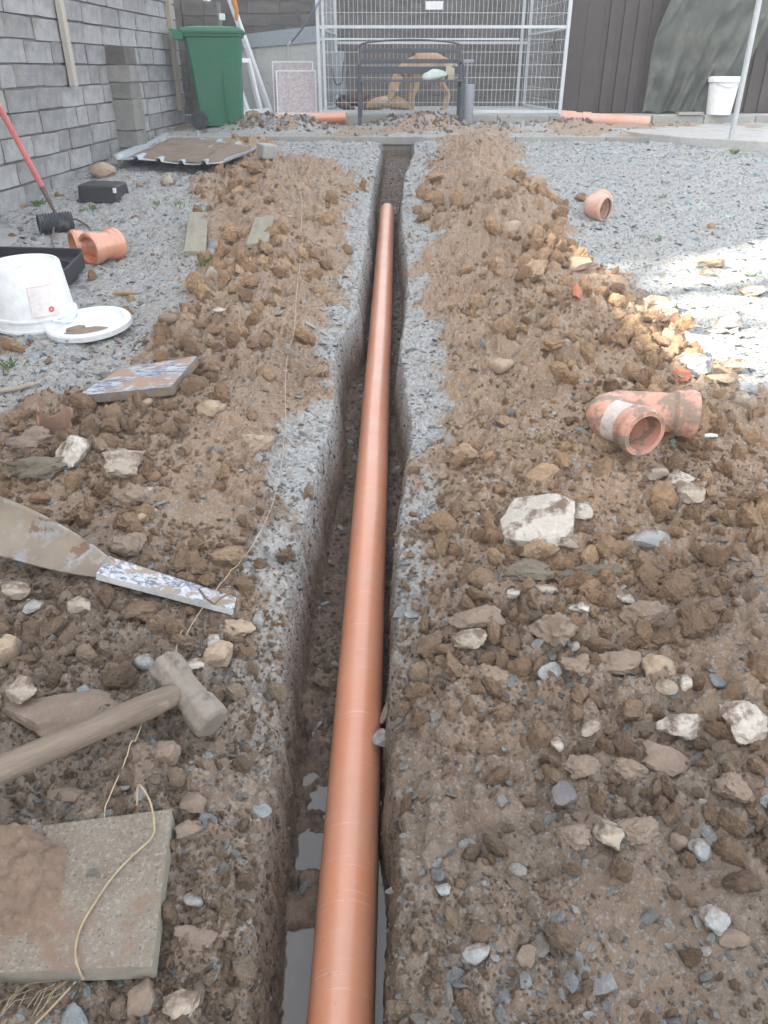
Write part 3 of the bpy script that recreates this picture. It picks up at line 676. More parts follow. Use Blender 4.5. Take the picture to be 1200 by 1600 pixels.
# speckled boards
def check_mat(name, k):
    s = NT(name); c = s.vor(70, 'Color'); v = s.mr(s.n_sep(c, 0), .3, .7); n = s.mr(s.noise(160, 2), .4, .6)
    s.color(s.mix(s.mix(.5, v, n), mul((.62, .57, .57), k), mul((.33, .28, .29), k))); s.sets(rough=.6); return s.m
for nm, lb, xa, xb, yt, Y, mm in (('speckled_panel', 'taller speckled pale panel leaning at the back of the pair by the kennel post', 428, 491, 95, 10.58, check_mat('speckled_laminate_back', .9)), ('speckled_panel', 'speckled pale panel leaning in front of its twin by the kennel post', 433, 495, 109, 10.47, check_mat('speckled_laminate', 1.0))):
    a = at(xa, 168, Y); c = at(xb, 168, Y); tp = at(xa, yt, Y+.08)
    hgt_ = tp.z+.484; t = thing(nm, lb, 'panel', (a.x, Y, -.483), (rad(-8), 0, 0))
    m = MB(); m.box((.014, 0, .014), (c.x-a.x-.014, .012, hgt_-.014)); m.obj('face', mm, t)
    m = MB()
    for bx_ in (((0, -.003, 0), (.014, .016, hgt_)), ((c.x-a.x-.014, -.003, 0), (c.x-a.x, .016, hgt_)), ((.014, -.003, 0), (c.x-a.x-.014, .016, .014)), ((.014, -.003, hgt_-.014), (c.x-a.x-.014, .016, hgt_))): m.box(*bx_)
    m.obj('edge_trim', UPVC, t)

# kennel
kx0, kx1, ky0, ky1, kz, kt = -.755, 2.10, 10.36, 12.45, -.482, 1.35
kn = thing('dog_kennel', 'large galvanised wire mesh dog run on the concrete slab', 'dog kennel')
def tubeobj(name, pts, r, m_, parent, seg=10, **kw):
    b = MB(); b.sweep(pts, r, seg); return b.obj(name, m_, parent, **kw)
for x_, y_ in ((kx0, ky0), (kx1, ky0), (kx0+.09, ky1), (kx1-.10, ky1)): 
    m = MB(); m.box((x_-.02, y_-.02, kz), (x_+.02, y_+.02, kt)); m.obj('post', GALV, kn, bevel=.004)
m = MB(); m.box((kx0+.045, ky0-.018, kz+.02), (kx0+.075, ky0+.012, kt)); m.obj('post', GALV, kn)
m = MB(); m.box((kx1-.22, ky1-.02, kz), (kx1-.18, ky1+.02, kt)); m.obj('post', GALV, kn)
for z_ in (kz+.03, .405, kt):
    m = MB(); m.box((kx0+.021, ky0-.015, z_-.015), (kx1-.021, ky0+.015, z_+.015)); m.obj('rail', GALV, kn)
m = MB(); m.box((kx0+.021, ky0-.012, .278), (kx0+2.3, ky0+.012, .296)); m.obj('rail', GALV, kn)
for z_ in (.30, kt):
    m = MB(); m.box((kx0+.111, ky1-.015, z_-.015), (kx1-.121, ky1+.015, z_+.015)); m.obj('rail', GALV, kn)
for xx_, xe in ((kx0, kx0+.09), (kx1, kx1-.10)):
    for z_ in (kz+.03, .39, kt): tubeobj('side_rail', [(xx_, ky0+.02, z_), (xe, ky1-.02, z_)], .014, GALV, kn, 8)
WIRE = mat('mesh_wire', (.60, .63, .64), (.50, .53, .54), ns=20, rough=.5, metal=.2, bump=0)
def wires(name, fn, lu, lv, du, dv, r=.0022):
    b = MB(); n1 = int(lu/du); n2 = int(lv/dv)
    for i in range(1, n1): b.sweep([fn(i*du, 0), fn(i*du, lv)], r, 4, False)
    for j in range(1, n2+1): b.sweep([fn(0, j*dv+RND.uniform(-.004, .004)), fn(lu, j*dv+RND.uniform(-.004, .004))], r*1.15, 4, False)
    b.obj(name, WIRE, kn)
wires('wire_mesh', lambda u, v: Vector((kx0+u, ky0+.018, kz+v)), kx1-kx0, kt-kz, .0508, .128)
wires('wire_mesh', lambda u, v: Vector((kx0+.09*u/2.09, ky0+.03+u, kz+v)), ky1-ky0-.05, kt-kz, .0762, .128, .0015)
wires('wire_mesh', lambda u, v: Vector((kx1-.10*u/2.09, ky0+.03+u, kz+v)), ky1-ky0-.05, kt-kz, .0762, .128, .0015)
# small white plate wired on the front
a = at(665, 15, 10.33); c = at(692, 2, 10.33)
MB().box((a.x, 10.325, a.z), (c.x, 10.333, c.z)).obj('name_plate', UPVC, bevel=.003, label='small blank white plate hung high on the kennel mesh', cat='sign')
# black cable tie on right post
tubeobj('cable_tie', [at(872, 58, 10.32), at(866, 62, 10.30), at(862, 76, 10.31)], .006, BLKP, None, label='black strap end tied round the right kennel post', cat='strap')
# blue rope
BLUE = NT('blue_white_rope'); wv = BLUE.n('ShaderNodeTexWave'); wv.inputs['Scale'].default_value = 26; BLUE.l(BLUE.tc.outputs['Object'], wv.inputs['Vector']); BLUE.color(BLUE.mix(BLUE.mr(wv.outputs['Fac'], .7, .8), (.03, .06, .17), (.5, .53, .58))); BLUE.sets(rough=.9)
ro = thing('blue_rope', 'blue rope with white end strung slanting from the kennel post', 'rope')
b_ = MB(); b_.sweep([at(503, -4, 10.3), at(493, 12, 10.28), at(481, 32, 10.4), at(466, 53, 10.6), at(455, 66, 10.8)], .011, 8); b_.obj('cord', BLUE.m, ro)
b_ = MB(); b_.sweep([at(455, 65, 10.79), at(450, 71, 10.85)], .013, 8); b_.obj('rope_end', UPVC, ro)
# grey cabinet
a = at(519, 148, 11.1); c = at(537, 80, 11.1)
cb = thing('meter_cabinet', 'narrow grey metal cabinet with a loop of black cable inside the kennel', 'cabinet', (a.x, 11.1, a.z))
W_, H_ = c.x-a.x, c.z-a.z
MB().box((0, 0, 0), (W_, .12, H_)).obj('box', GREYP, cb, bevel=.006)
MB().box((.012, -.008, .012), (W_-.012, 0.001, H_-.012)).obj('door', GREYP, cb, bevel=.004)
tubeobj('cable', [(.01, -.03, .30), (.03, -.04, .16), (.07, -.04, .10), (.13, -.04, .14), (W_-.01, -.03, .30), (W_-.0, -.02, .36)], .007, BLKP, cb)

# bench
BX = at(640, 190, 10.0).x; BW = at(722, 125, 10.0).x-at(559, 125, 10.0).x
FZ = -.570
be = thing('garden_bench', 'dark metal garden bench with slatted back in front of the kennel', 'bench', (BX, 9.93, FZ), (0, 0, 0))
hw = BW/2
seat_z = .455; 
for s_ in (-1, 1):
    x_ = s_*(hw-.02)
    m = MB(); m.box((x_-.02, -.22, 0), (x_+.02, -.18, seat_z)); m.obj('leg', DKM, be, bevel=.004)
    m = MB(); m.box((x_-.02, .18, 0), (x_+.02, .22, seat_z-.021)); m.obj('leg', DKM, be, bevel=.004)
    m = MB(); m.box((x_-.016, -.178, seat_z-.06), (x_+.016, .178, seat_z-.022)); m.obj('side_rail', DKM, be)
    m = MB(); m.sweep([(x_, -.20, seat_z+.001), (x_, -.21, seat_z+.14), (x_, -.16, seat_z+.18), (x_, .10, seat_z+.17), (x_, .22, seat_z+.16)], .013, 8); m.obj('armrest', DKM, be)
    m = MB(); m.sweep([(x_, .20, seat_z-.02), (x_, .235, seat_z+.16), (x_, .27, seat_z+.315)], .016, 8); m.obj('back_post', DKM, be)
m = MB(); m.box((-hw, -.24, seat_z-.018), (hw, .22, seat_z)); 
for i in range(6): 
    m = MB(); m.box((-hw+.002, -.23+i*.078, seat_z-.018), (hw-.002, -.17+i*.078, seat_z)); m.obj('seat_slat', DKM, be, bevel=.003)
for i, (za, zb) in enumerate(((.077, .137), (.18, .213), (.284, .317))):
    yy = .20+.06*(za/.28)
    m = MB(); m.box((-hw+.01, yy-.012, seat_z+za-.02), (hw-.01, yy+.008, seat_z+zb-.01)); m.obj('back_slat', DKM, be, bevel=.003)
m = MB(); m.sweep([(hw*math.cos(math.pi*(1-t_/16)), .275, seat_z+.315+.075*math.sin(math.pi*t_/16)**.8) for t_ in range(17)], .010, 8); m.obj('top_rail', DKM, be)
# things on and by the bench
BAG = mat('white_plastic_bag', (.52, .55, .52), (.30, .42, .36), ns=9, rough=.5, bump=.6, bs=40, bd=.01)
def lumpy(name, seed, dims, m_, **kw): return rock_mesh(name, seed, dims, m_, cuts=3, sub=3, lump=.22, fine=.05, sharp=180, hard=False)
a = at(682, 118, 9.85)
link('plastic_bag', lumpy('plastic_bag', 41, (.34, .15, .125), BAG), M=TR((a.x, 9.85, FZ+seat_z+.045), (0, rad(-4), .1)), label='crumpled white plastic bag with green print lying on the bench seat', cat='bag')
pb = MB(); a = at(702, 118, 9.85)
for k in range(5): pb.box((k*.016, -.05, 0), (k*.016+.009, .05, .135-.006*k), TR(rot=(0, rad(6-2*k), 0)))
pb.obj('folded_paper', mat('creased_paper', (.62, .56, .46), (.42, .35, .28), ns=18, rough=.9), M=TR((a.x-.03, 9.84, FZ+seat_z+.002), (0, 0, rad(20))), label='folded cream paper sack standing on the bench beside the white bag', cat='paper')
a = at(725, 181, 9.9); 
tc_ = thing('metal_canister', 'grey metal cylinder on a bracket at the right end of the bench', 'canister', (a.x+.03, 9.86, -.55))
m = MB(); m.lathe([(0, 0), (.062, 0), (.066, .006), (.066, .385), (.061, .39), (.056, .385), (.056, .02), (0, .02)], 24); m.obj('cylinder', GREYP, tc_)
m = MB(); m.box((-.03, -.01, .38), (-.012, .01, .60)); m.box((-.07, -.02, .60), (.045, .02, .63)); m.obj('bracket', GREYP, tc_, bevel=.003)

# dogs
FUR = mat('tan_fur', (.40, .25, .145), (.52, .37, .24), ns=9, rough=.95, bump=.5, bs=150, bd=.004)
FURW = mat('pale_fur', (.60, .52, .42), (.50, .33, .19), ns=7, rough=.95, bump=.5, bs=150, bd=.004)
FURD = mat('dark_brindle_fur', (.05, .04, .035), (.24, .13, .08), ns=6, rough=.95, bump=.5, bs=150, bd=.004)
DARK = mat('dark_nose', (.02, .018, .017), rough=.4)
def skin(name, V_, E_, Rr, m_, parent=None, sub=2, root=0):
    me = bpy.data.meshes.new(name); me.from_pydata(V_, E_, []); me.materials.append(m_)
    o = link(name, me, parent)
    sk = o.modifiers.new('skin', 'SKIN'); sk.use_smooth_shade = True; sk.branch_smoothing = .4
    for i, r in enumerate(Rr):
        d = me.skin_vertices[0].data[i]; d.radius = r if isinstance(r, tuple) else (r, r); d.use_root = (i == root)
    ss = o.modifiers.new('subd', 'SUBSURF'); ss.levels = sub; ss.render_levels = sub
    return o
# standing dog: hip -> belly -> chest -> neck down -> head, four jointed legs, tail
dg = thing('dog', 'tan dog standing behind the bench with its head lowered', 'dog', (at(668, 167, 11.1).x, 11.1, -.484), (0, 0, rad(205)))
V_ = [(-.26, 0, .60), (-.10, 0, .585), (.10, 0, .58), (.24, 0, .57), (.36, 0, .50), (.44, .01, .38), (.48, .02, .29), (.535, .03, .20), (.56, .04, .13)]
E_ = [(i, i+1) for i in range(8)]
Rr = [(.10, .115), (.10, .10), (.115, .135), (.11, .14), (.075, .095), .062, (.068, .066), (.042, .042), (.028, .024)]
def chain(a, pts):
    k = a
    for p_, r in pts: V_.append(p_); Rr.append(r); E_.append((k, len(V_)-1)); k = len(V_)-1
for s_ in (-1, 1):
    chain(0, [((-.23, s_*.085, .46), (.060, .075)), ((-.17+.03*s_, s_*.09, .33), .040), ((-.29+.03*s_, s_*.09, .19), .022), ((-.25+.03*s_, s_*.09, .04), .020), ((-.20+.03*s_, s_*.09, .018), .024)])
    chain(3, [((.24, s_*.085, .42), .048), ((.20, s_*.085, .30), .033), ((.24+.02*s_, s_*.085, .16), .023), ((.23+.02*s_, s_*.085, .04), .020), ((.28+.02*s_, s_*.085, .016), .025)])
chain(0, [((-.36, 0, .56), .026), ((-.43, .02, .42), .018), ((-.45, .02, .28), .012)])
skin('body', V_, E_, Rr, FUR, dg, 2, 2)
for s_ in (-1, 1):
    m = MB(); m.add([(.455, s_*.055, .335), (.50, s_*.058, .30), (.475, s_*.098, .215), (.448, s_*.085, .25), (.46, s_*.045, .32), (.505, s_*.048, .285)], [(0, 1, 2, 3), (4, 5, 2, 3), (0, 1, 5, 4), (0, 3, 4), (1, 2, 5)], True); m.obj('ear', FUR, dg)
    m = MB(); m.lathe([(0, -.009), (.008, -.004), (.008, .004), (0, .009)], 8, TR((.535, s_*.034+.03, .235))); m.obj('eye', DARK, dg)
m = MB(); m.lathe([(0, -.014), (.013, -.006), (.013, .006), (0, .014)], 10, TR((.573, .042, .115))); m.obj('nose', DARK, dg)
m = MB(); m.lathe([(.075, -.012), (.08, 0), (.075, .012)], 18, TR((.41, .005, .42), (0, rad(-35), 0))); m.obj('collar', BLKP, dg)
# curled sleeping dog
def lying_dog(label, loc, rz, fur, patch=None, k=1.0):
    d2 = thing('dog', label, 'dog', loc, (0, 0, rz))
    V = [(-.20, 0, .11), (-.06, -.05, .12), (.09, -.04, .115), (.19, .03, .11), (.22, .11, .09), (.17, .18, .075), (.10, .20, .055), (.05, .20, .045)]
    E = [(i, i+1) for i in range(7)]
    Q = [(.095, .085), (.088, .085), (.092, .088), (.070, .075), (.055, .055), (.056, .052), (.034, .032), (.024, .022)]
    def ch(a, pts):
        q = a
        for p_, r in pts: V.append(p_); Q.append(r); E.append((q, len(V)-1)); q = len(V)-1
    ch(0, [((-.20, .12, .09), .065), ((-.07, .17, .05), .035), ((-.16, .22, .03), .022), ((-.06, .24, .022), .022)])
    ch(3, [((.24, -.02, .05), .04), ((.14, .06, .03), .026), ((.02, .12, .022), .022)])
    ch(0, [((-.28, .06, .06), .024), ((-.22, .20, .03), .017), ((-.10, .29, .02), .012)])
    V = [tuple(c_*k for c_ in v) for v in V]; Q = [tuple(c_*k for c_ in q) if isinstance(q, tuple) else q*k for q in Q]
    skin('body', V, E, Q, fur, d2, 2, 1)
    for s_ in (-1, 1):
        m = MB(); m.add([(x__*k, y__*k, z__*k) for x__, y__, z__ in ((.20, .14+s_*.03, .125), (.225, .11+s_*.045, .12), (.235, .14+s_*.075, .07), (.21, .13+s_*.04, .105))], [(0, 1, 2), (0, 2, 3), (1, 3, 2), (0, 3, 1)]); m.obj('ear', fur, d2)
    if patch:
        link('flank_patch', lumpy('flank_patch', 77, (.20*k, .08*k, .12*k), patch), d2, M=TR((-.09*k, -.115*k, .115*k), (.2, 0, 0)))
    return d2
lying_dog('tan dog with pale flank curled asleep left of the standing dog', (at(609, 166, 11.0).x, 10.98, -.484), rad(188-180), FUR, FURW, 1.0)
lying_dog('dark brindled dog lying at the left end of the kennel', (at(561, 166, 11.3).x, 11.35, -.484), rad(170), FURD, None, 1.15)

# brown cladding shed
CLAD = mat('brown_cladding', (.058, .042, .039), (.045, .035, .032), ns=2, rough=.55, bump=.1, dirt=(.09, .078, .07), damt=.38, dscale=3, dw=.1, rnd=.10)
sh = thing('clad_shed', 'dark brown ribbed metal shed wall behind the tarpaulin and bucket', 'shed', (2.16, 10.66, -.50))
x_ = 0; i = 0
widths = [.21, .20] + [.062, .10]*16
while x_ < 2.6 and i < len(widths):
    wv_ = widths[i]; d_ = (.0 if i < 2 else (-.018 if i % 2 else .008)); 
    m = MB(); m.box((x_+.001, d_, 0.02), (x_+wv_-.001, d_+.03, 2.0)); m.obj('cladding_strip', CLAD, sh, bevel=.004); x_ += wv_; i += 1
m = MB(); m.box((0, .031, 0), (x_, .8, 1.98)); m.obj('shed_body', CLAD, sh)
m = MB(); m.box((0, -.03, -.0), (x_, .029, .018)); m.obj('base_trim', CLAD, sh)
# tarpaulin
TARP = mat('olive_tarpaulin', (.058, .07, .058), (.072, .084, .07), ns=3, rough=.6, bump=.25, bs=30, bd=.01, dirt=(.13, .13, .11), damt=.42, dw=.08)
tp = MB(); NXx, NY = 90, 70; rows = []
for j in range(NY+1):
    v = j/NY; row = []
    zt = 1.1-(1.1+.475)*v
    xl_ = at(1052-34*min(1, v*1.25)**1.2, 0, 10.55).x if 0 else (2.94+.02*v if 0 else 0)
    L = np.interp(v, [0, .5, 1], [3.37, 3.15, 3.12]); Rt = np.interp(v, [0, .35, .7, 1], [4.60, 4.45, 4.25, 4.08])
    for i in range(NXx+1):
        u = i/NXx; x_ = L+(Rt-L)*u
        nf = float(vn(np.array(u*5+.5*v), np.array(v*1.2), 1.7, 2))+.5*float(vn(np.array(u*5+.8*v), np.array(v*1.6), 4.1, 4))
        nl = float(vn(np.array(u*4), np.array(v*4), 2.3, 6))
        y_ = 10.55-.16*(nf+.45)*(.4+.6*v)-.03*nl
        sag = math.exp(-((u-.62)/.26)**2)*math.sin(min(1, max(0, v*1.25))*math.pi)
        y_ -= .05*sag+.020*sag*math.sin(26*(v+1.1*(u-.6)**2)+3*nl)
        row.append(Vector((x_+.015*math.sin(v*9+u*3), y_, zt+.02*math.sin(u*22)*(v > .95))))
    rows.append(row)
tp.sheet(rows); to = tp.obj('tarpaulin', TARP, label='olive green tarpaulin hanging in folds over the brown shed wall', cat='tarpaulin')
sd = to.modifiers.new('thickness', 'SOLIDIFY'); sd.thickness = .004
# pole
tubeobj('steel_pole', [(3.215, 7.90, -.70), (3.215, 7.90, 1.6)], .024, mat('grey_pole', (.50, .53, .54), (.40, .43, .44), ns=6, rough=.45, metal=.3, bump=.1), None, 20, label='upright grey steel pole in front of the tarpaulin on the right', cat='pole')
# white bucket by tarp
BW_ = mat('white_bucket_plastic', (.76, .78, .78), (.70, .72, .73), ns=3, rough=.42, bump=.03, dirt=(.50, .46, .40), damt=.30)
def bucket(name, label, loc, rot, r0, r1, h, flip=False, extra=None):
    t = thing(name, label, 'bucket', loc, rot)
    if not flip: prof = [(0, .0), (r0, 0), (r1, h), (r1+.008, h-.004), (r1+.010, h+.008), (r1-.004, h+.012), (0, h+.010)]
    else: prof = [(0, h-.006), (r0-.022, h-.006), (r0-.018, h), (r0-.006, h), (r0, h-.008), (r1-.006, .055), (r1+.004, .053), (r1+.004, .045), (r1-.002, .040), (r1, .012), (r1+.009, .010), (r1+.009, 0), (r1-.004, 0), (r0-.006, h-.02), (0, h-.02)]
    m = MB(); m.lathe(prof, 48); m.obj('shell', BW_, t)
    return t
a = at(1119, 186, 10.19)
bk = bucket('bucket', 'white lidded plastic bucket standing on the kerb by the tarpaulin', (a.x, 10.16, -.475), (0, 0, 0), .135, .168, .375)
m = MB(); m.lathe([(.172, .33), (.180, .335), (.180, .372), (.172, .388), (.150, .390), (.148, .382), (0, .384)], 48); m.obj('lid', BW_, bk)
m = MB(); m.sweep([(.175*math.cos(t_), .175*math.sin(t_), .33-.05*math.sin((t_-3.9)/1.7*math.pi)) for t_ in [3.9+1.7*q/12 for q in range(13)]], .004, 6); m.obj('handle', GALV, bk)
a = at(1077, 182, 10.13)
MB().box((-.145, -.05, 0), (.145, .05, .03)).obj('wood_offcut', mat('grey_offcut', (.36, .34, .31), ns=5, stretch=(.6, 6, 6)), bevel=.003, label='short grey board lying on the kerb left of the lidded bucket', cat='board', M=TR((a.x, 10.13, -.477), (0, 0, .04)))

# orange pipe lengths at the back
def pipe_len(name, label, a, c, r, m_, socket=True, rings=()):
    t = thing(name, label, 'pipe')
    d = (c-a).normalized(); m = MB(); m.hollow([a+(c-a)*i/6 for i in range(7)], r, .004, 28); m.obj('tube', m_, t)
    if socket:
        m = MB(); L = (c-a).length; m.hollow([a, a+d*.02, a+d*.03, a+d*.045, a+d*.16, a+d*.18], [r*1.16, r*1.16, r*1.22, r*1.16, r*1.16, r*1.01], .006, 28); m.obj('socket', m_, t)
    for q, k in rings:
        m = MB(); m.hollow([a+(c-a)*q-d*.05, a+(c-a)*q-d*.045, a+(c-a)*q+d*.045, a+(c-a)*q+d*.05], [r*1.02, r*k, r*k, r*1.02], .006, 28); m.obj('coupling', m_, t)
    return t
a = at(876, 183, 9.88); c = at(1016, 193, 9.62); 
pipe_len('drain_pipe', 'orange pipe length with coupling lying below the kerb on the right', Vector((a.x, 9.90, -.500)), Vector((c.x, 9.66, -.535)), .070, ORG_P, True, ((.30, 1.12),))
a = at(384, 181, 9.98); c = at(541, 178, 9.98)
pipe_len('drain_pipe', 'orange pipe length half buried in rubble by the green bin', Vector((a.x-.05, 9.98, -.535)), Vector((c.x, 9.95, -.49)), .058, ORG, False)

# ------------------------------------------------------------------ corrugated sheet with sand
CORR = mat('galvanised_sheet', (.45, .49, .51), (.36, .40, .42), ns=10, rough=.5, metal=.3, bump=.2, dirt=(.27, .23, .19), damt=.40)
c00, c10, c11, c01 = gp(178, 264), gp(352, 270), gp(404, 232), gp(262, 214)
cs = thing('corrugated_sheet', 'corrugated metal sheet laid flat and heaped with brown sand near the pier', 'metal sheet')
rows = []; NU = 110
zb = max(hgt(np.linspace(-1.9, -1.0, 9), np.full(9, 7.3)))+.005
for j in range(9):
    v = j/8; row = []
    for i in range(NU+1):
        u = i/NU; p = (c00*(1-u)+c10*u)*(1-v)+(c01*(1-u)+c11*u)*v
        ph = (u*5.0+.04) % 1.0; rr_ = .026*max(0, min(1, 3.2*(1-abs(ph-.12)*7)))
        row.append(Vector((p.x, p.y-.008*math.sin(u*9), max(p.z, zb-.02)+.008+rr_+.012*math.sin(u*7+v*3)+(.012*(1-u/.05) if u < .05 else 0))))
    rows.append(row)
m = MB(); m.sheet(rows); o = m.obj('sheet', CORR, cs); sd = o.modifiers.new('t', 'SOLIDIFY'); sd.thickness = .004
rows = []
for j in range(31):
    v = .04+.93*j/30; row = []
    for i in range(61):
        u = .07+.89*i/60; p = (c00*(1-u)+c10*u)*(1-v)+(c01*(1-u)+c11*u)*v
        e = min(1, min(i, 60-i)/9)*min(1, min(j, 30-j)/7)
        row.append(Vector((p.x, p.y, max(p.z, zb-.02)+.006+.050*e**.5+(.055*vn(np.array(p.x), np.array(p.y), 9, 1)+.01*vn(np.array(p.x), np.array(p.y), 30, 2))*e)))
    rows.append(row)
m = MB(); m.sheet(rows); so = m.obj('sand', mat('brown_sand', (.22, .17, .13), (.17, .13, .10), ns=5, rough=.97, bump=.8, bs=60, bd=.006), label='damp brown sand heaped on the corrugated sheet', kind='stuff')
p = gp(416, 243)
MB().box((-.06, -.08, -.02), (.07, .08, .09)).obj('concrete_lump', CONC_L, bevel=.012, label='pale squared concrete lump beside the corrugated sheet corner', cat='block', M=TR(p, (.05, .08, .5)))

# ------------------------------------------------------------------ left side objects
BLK_PL = mat('black_plastic', (.028, .029, .032), (.045, .046, .05), ns=5, rough=.45, bump=.05, dirt=(.12, .11, .10), damt=.36, dscale=8)
# upturned black crate
p = gp(158, 316); s_ = dep(p)/FPX
W_ = 66*s_; H_ = 24*s_
t = thing('black_crate', 'black plastic box turned upside down near the wall foot', 'box', (p.x, p.y+.09, hgt(p.x, p.y+.09)), (rad(2), rad(1), rad(-4)))
m = MB(); loft(m, [rrect(-W_/2, W_/2, -.12, .12, 0, .025), rrect(-W_/2*.95, W_/2*.95, -.11, .11, H_, .03)]); m.obj('shell', BLK_PL, t, bevel=.012)
m = MB(); m.hollow([(0, 0, 0), (0, 0, .02)], 1, .1, 4) if 0 else m.box((-W_/2-.006, -.126, .0), (W_/2+.006, .126, .014)); m.obj('rim', BLK_PL, t, bevel=.003)
m = MB(); m.box((W_/2*.80, -.1275, H_*.62), (W_/2*.93, -.112, H_*.9)); m.obj('sticker', UPVC, t)
# corrugated black duct
DUCT = mat('black_duct', (.05, .055, .065), (.075, .08, .09), ns=6, rough=.4, bump=.1, dirt=(.16, .15, .14), damt=.42, dscale=12)
p = gp(80, 366); s_ = dep(p)/FPX; r_ = 15*s_
pts = [Vector((p.x-.055, p.y-.02, p.z+r_))+Vector((.165, .10, 0))*(i/48) for i in range(49)]
m = MB(); m.hollow(pts, [r_*(1+.07*math.sin(i*math.pi/2)) for i in range(49)], .006, 26); m.obj('duct_pipe', DUCT, label='short ribbed black duct pipe lying by the fork near the wall', cat='duct')
# grape/garden fork with pink handle
PINK = mat('pink_handle', (.62, .17, .17), (.66, .26, .25), ns=9, rough=.5, bump=.1, dirt=(.60, .42, .38), damt=.4)
RUST = mat('rusty_steel', (.16, .115, .09), (.24, .19, .16), ns=14, rough=.75, metal=.3, bump=.5, bs=80)
tipb = gp(88, 352, .01); joint = at(66, 292, tipb.y-.03) ; topp = at(-22, 128, tipb.y-.30)
fk = thing('garden_fork', 'garden fork with pink handle leaning in from the left edge', 'garden fork')
b_ = MB(); b_.sweep([joint, joint+(topp-joint)*.5, topp, topp+(topp-joint)*.5], .0165, 14); b_.obj('handle', PINK, fk)
neck = at(86, 332, tipb.y)
b_ = MB(); b_.sweep([joint+(topp-joint)*.01, joint+(neck-joint)*.5, neck], [.0175, .014, .009], 10); b_.obj('socket', RUST, fk)
for (pp) in ([(88, 334), (100, 350), (122, 352), (138, 356), (146, 368)], [(87, 334), (94, 352), (86, 366), (82, 380), (86, 392)], [(86, 334), (78, 346), (76, 360), (80, 374)]):
    q = [neck]+[gp(u_, v_, .0)+Vector((0, 0, .035 if i < len(pp)-2 else .012)) for i, (u_, v_) in enumerate(pp)][1:]
    b_ = MB(); b_.sweep(q, [.008]+[.006]*(len(q)-2)+[.003], 8); b_.obj('tine', RUST, fk)
# orange Y junction
def fitting(name, label, m_, main, branch, r, sock=1.14, inner=None):
    t = thing(name, label, 'pipe fitting')
    m = MB(); m.hollow(main, r, .005, 32); m.obj('body', m_, t)
    def sockt(a, b, L=.07):
        d = (b-a).normalized(); m = MB(); q = [b-d*L, b-d*(L-.012), b-d*.034, b-d*.028, b-d*.012, b-d*.006, b]
        m.hollow(q, [r*1.0, r*sock, r*sock, r*sock*1.06, r*sock*1.06, r*sock, r*sock*.99], .007, 36); m.obj('socket', m_, t)
        m = MB(); m.hollow([b-d*.020, b-d*.012], [r*sock-.004]*2, .006, 36); m.obj('rubber_seal', BLKP, t)
    sockt(main[1], main[0]); sockt(main[-2], main[-1])
    if branch: m = MB(); m.hollow(branch, r*.99, .005, 32); m.obj('branch', m_, t); sockt(branch[-2], branch[-1])
    return t
p = gp(140, 404); s_ = dep(p)/FPX; r_ = 20*s_; z0 = p.z+r_*1.12
def pz(px, py, base=None): 
    d = ray(px, py); k = z0/d.z; return Vector((d.x*k, d.y*k, z0))
f0 = pz(137, 390); f1 = f0+Vector((.105, .165, .0)); g1 = f0+Vector((-.075, .125, 0))
fitting('pipe_junction', 'clean orange plastic pipe junction lying on the gravel by the fork', ORG, [f0, f0+(f1-f0)*.33, f0+(f1-f0)*.66, f1], [f0+(f1-f0)*.75, f0+(f1-f0)*.4+Vector((-.03, .06, 0)), g1+Vector((.02, .0, 0)), g1+Vector((-.035, -.04, 0))], r_)
# black tray with round openings
p = gp(110, 455); s_ = dep(p)/FPX
t = thing('black_tray', 'black plastic tray with round cup wells behind the upturned bucket', 'tray', (p.x-.005, p.y-.02, hgt(p.x, p.y)+.02), (rad(4), rad(2), rad(3)))
m = MB(); X0, X1, Y0, Y1 = -.42, 0, 0, .33
m.box((X0, Y0, 0), (X1, Y0+.012, .075)); m.box((X0, Y1-.012, 0), (X1, Y1, .10)); m.box((X0, Y0+.012, 0), (X0+.012, Y1-.012, .08)); m.box((X1-.012, Y0+.012, 0), (X1, Y1-.012, .08)); m.obj('side_wall', BLK_PL, t, bevel=.003)
m = MB(); seg = 24
for cxx in (-.105, -.31):
    cy_ = .17; hx, hy = (.10, .152); R_ = .082
    vs = []; 
    for k in range(seg):
        a_ = k*2*math.pi/seg; cx_, sx_ = math.cos(a_), math.sin(a_); q_ = min(hx/abs(cx_) if abs(cx_) > 1e-6 else 9, hy/abs(sx_) if abs(sx_) > 1e-6 else 9)
        vs += [(cxx+cx_*q_, cy_+sx_*q_, .058), (cxx+cx_*R_, cy_+sx_*R_, .058), (cxx+cx_*R_*.85, cy_+sx_*R_*.85, .006)]
    fs = []
    for k in range(seg):
        a_, b_ = k*3, ((k+1) % seg)*3; fs += [(a_, a_+1, b_+1, b_), (a_+1, a_+2, b_+2, b_+1)]
    fs.append(tuple(k*3+2 for k in range(seg))); m.add(vs, fs)
m.obj('cup_wells', BLK_PL, t)
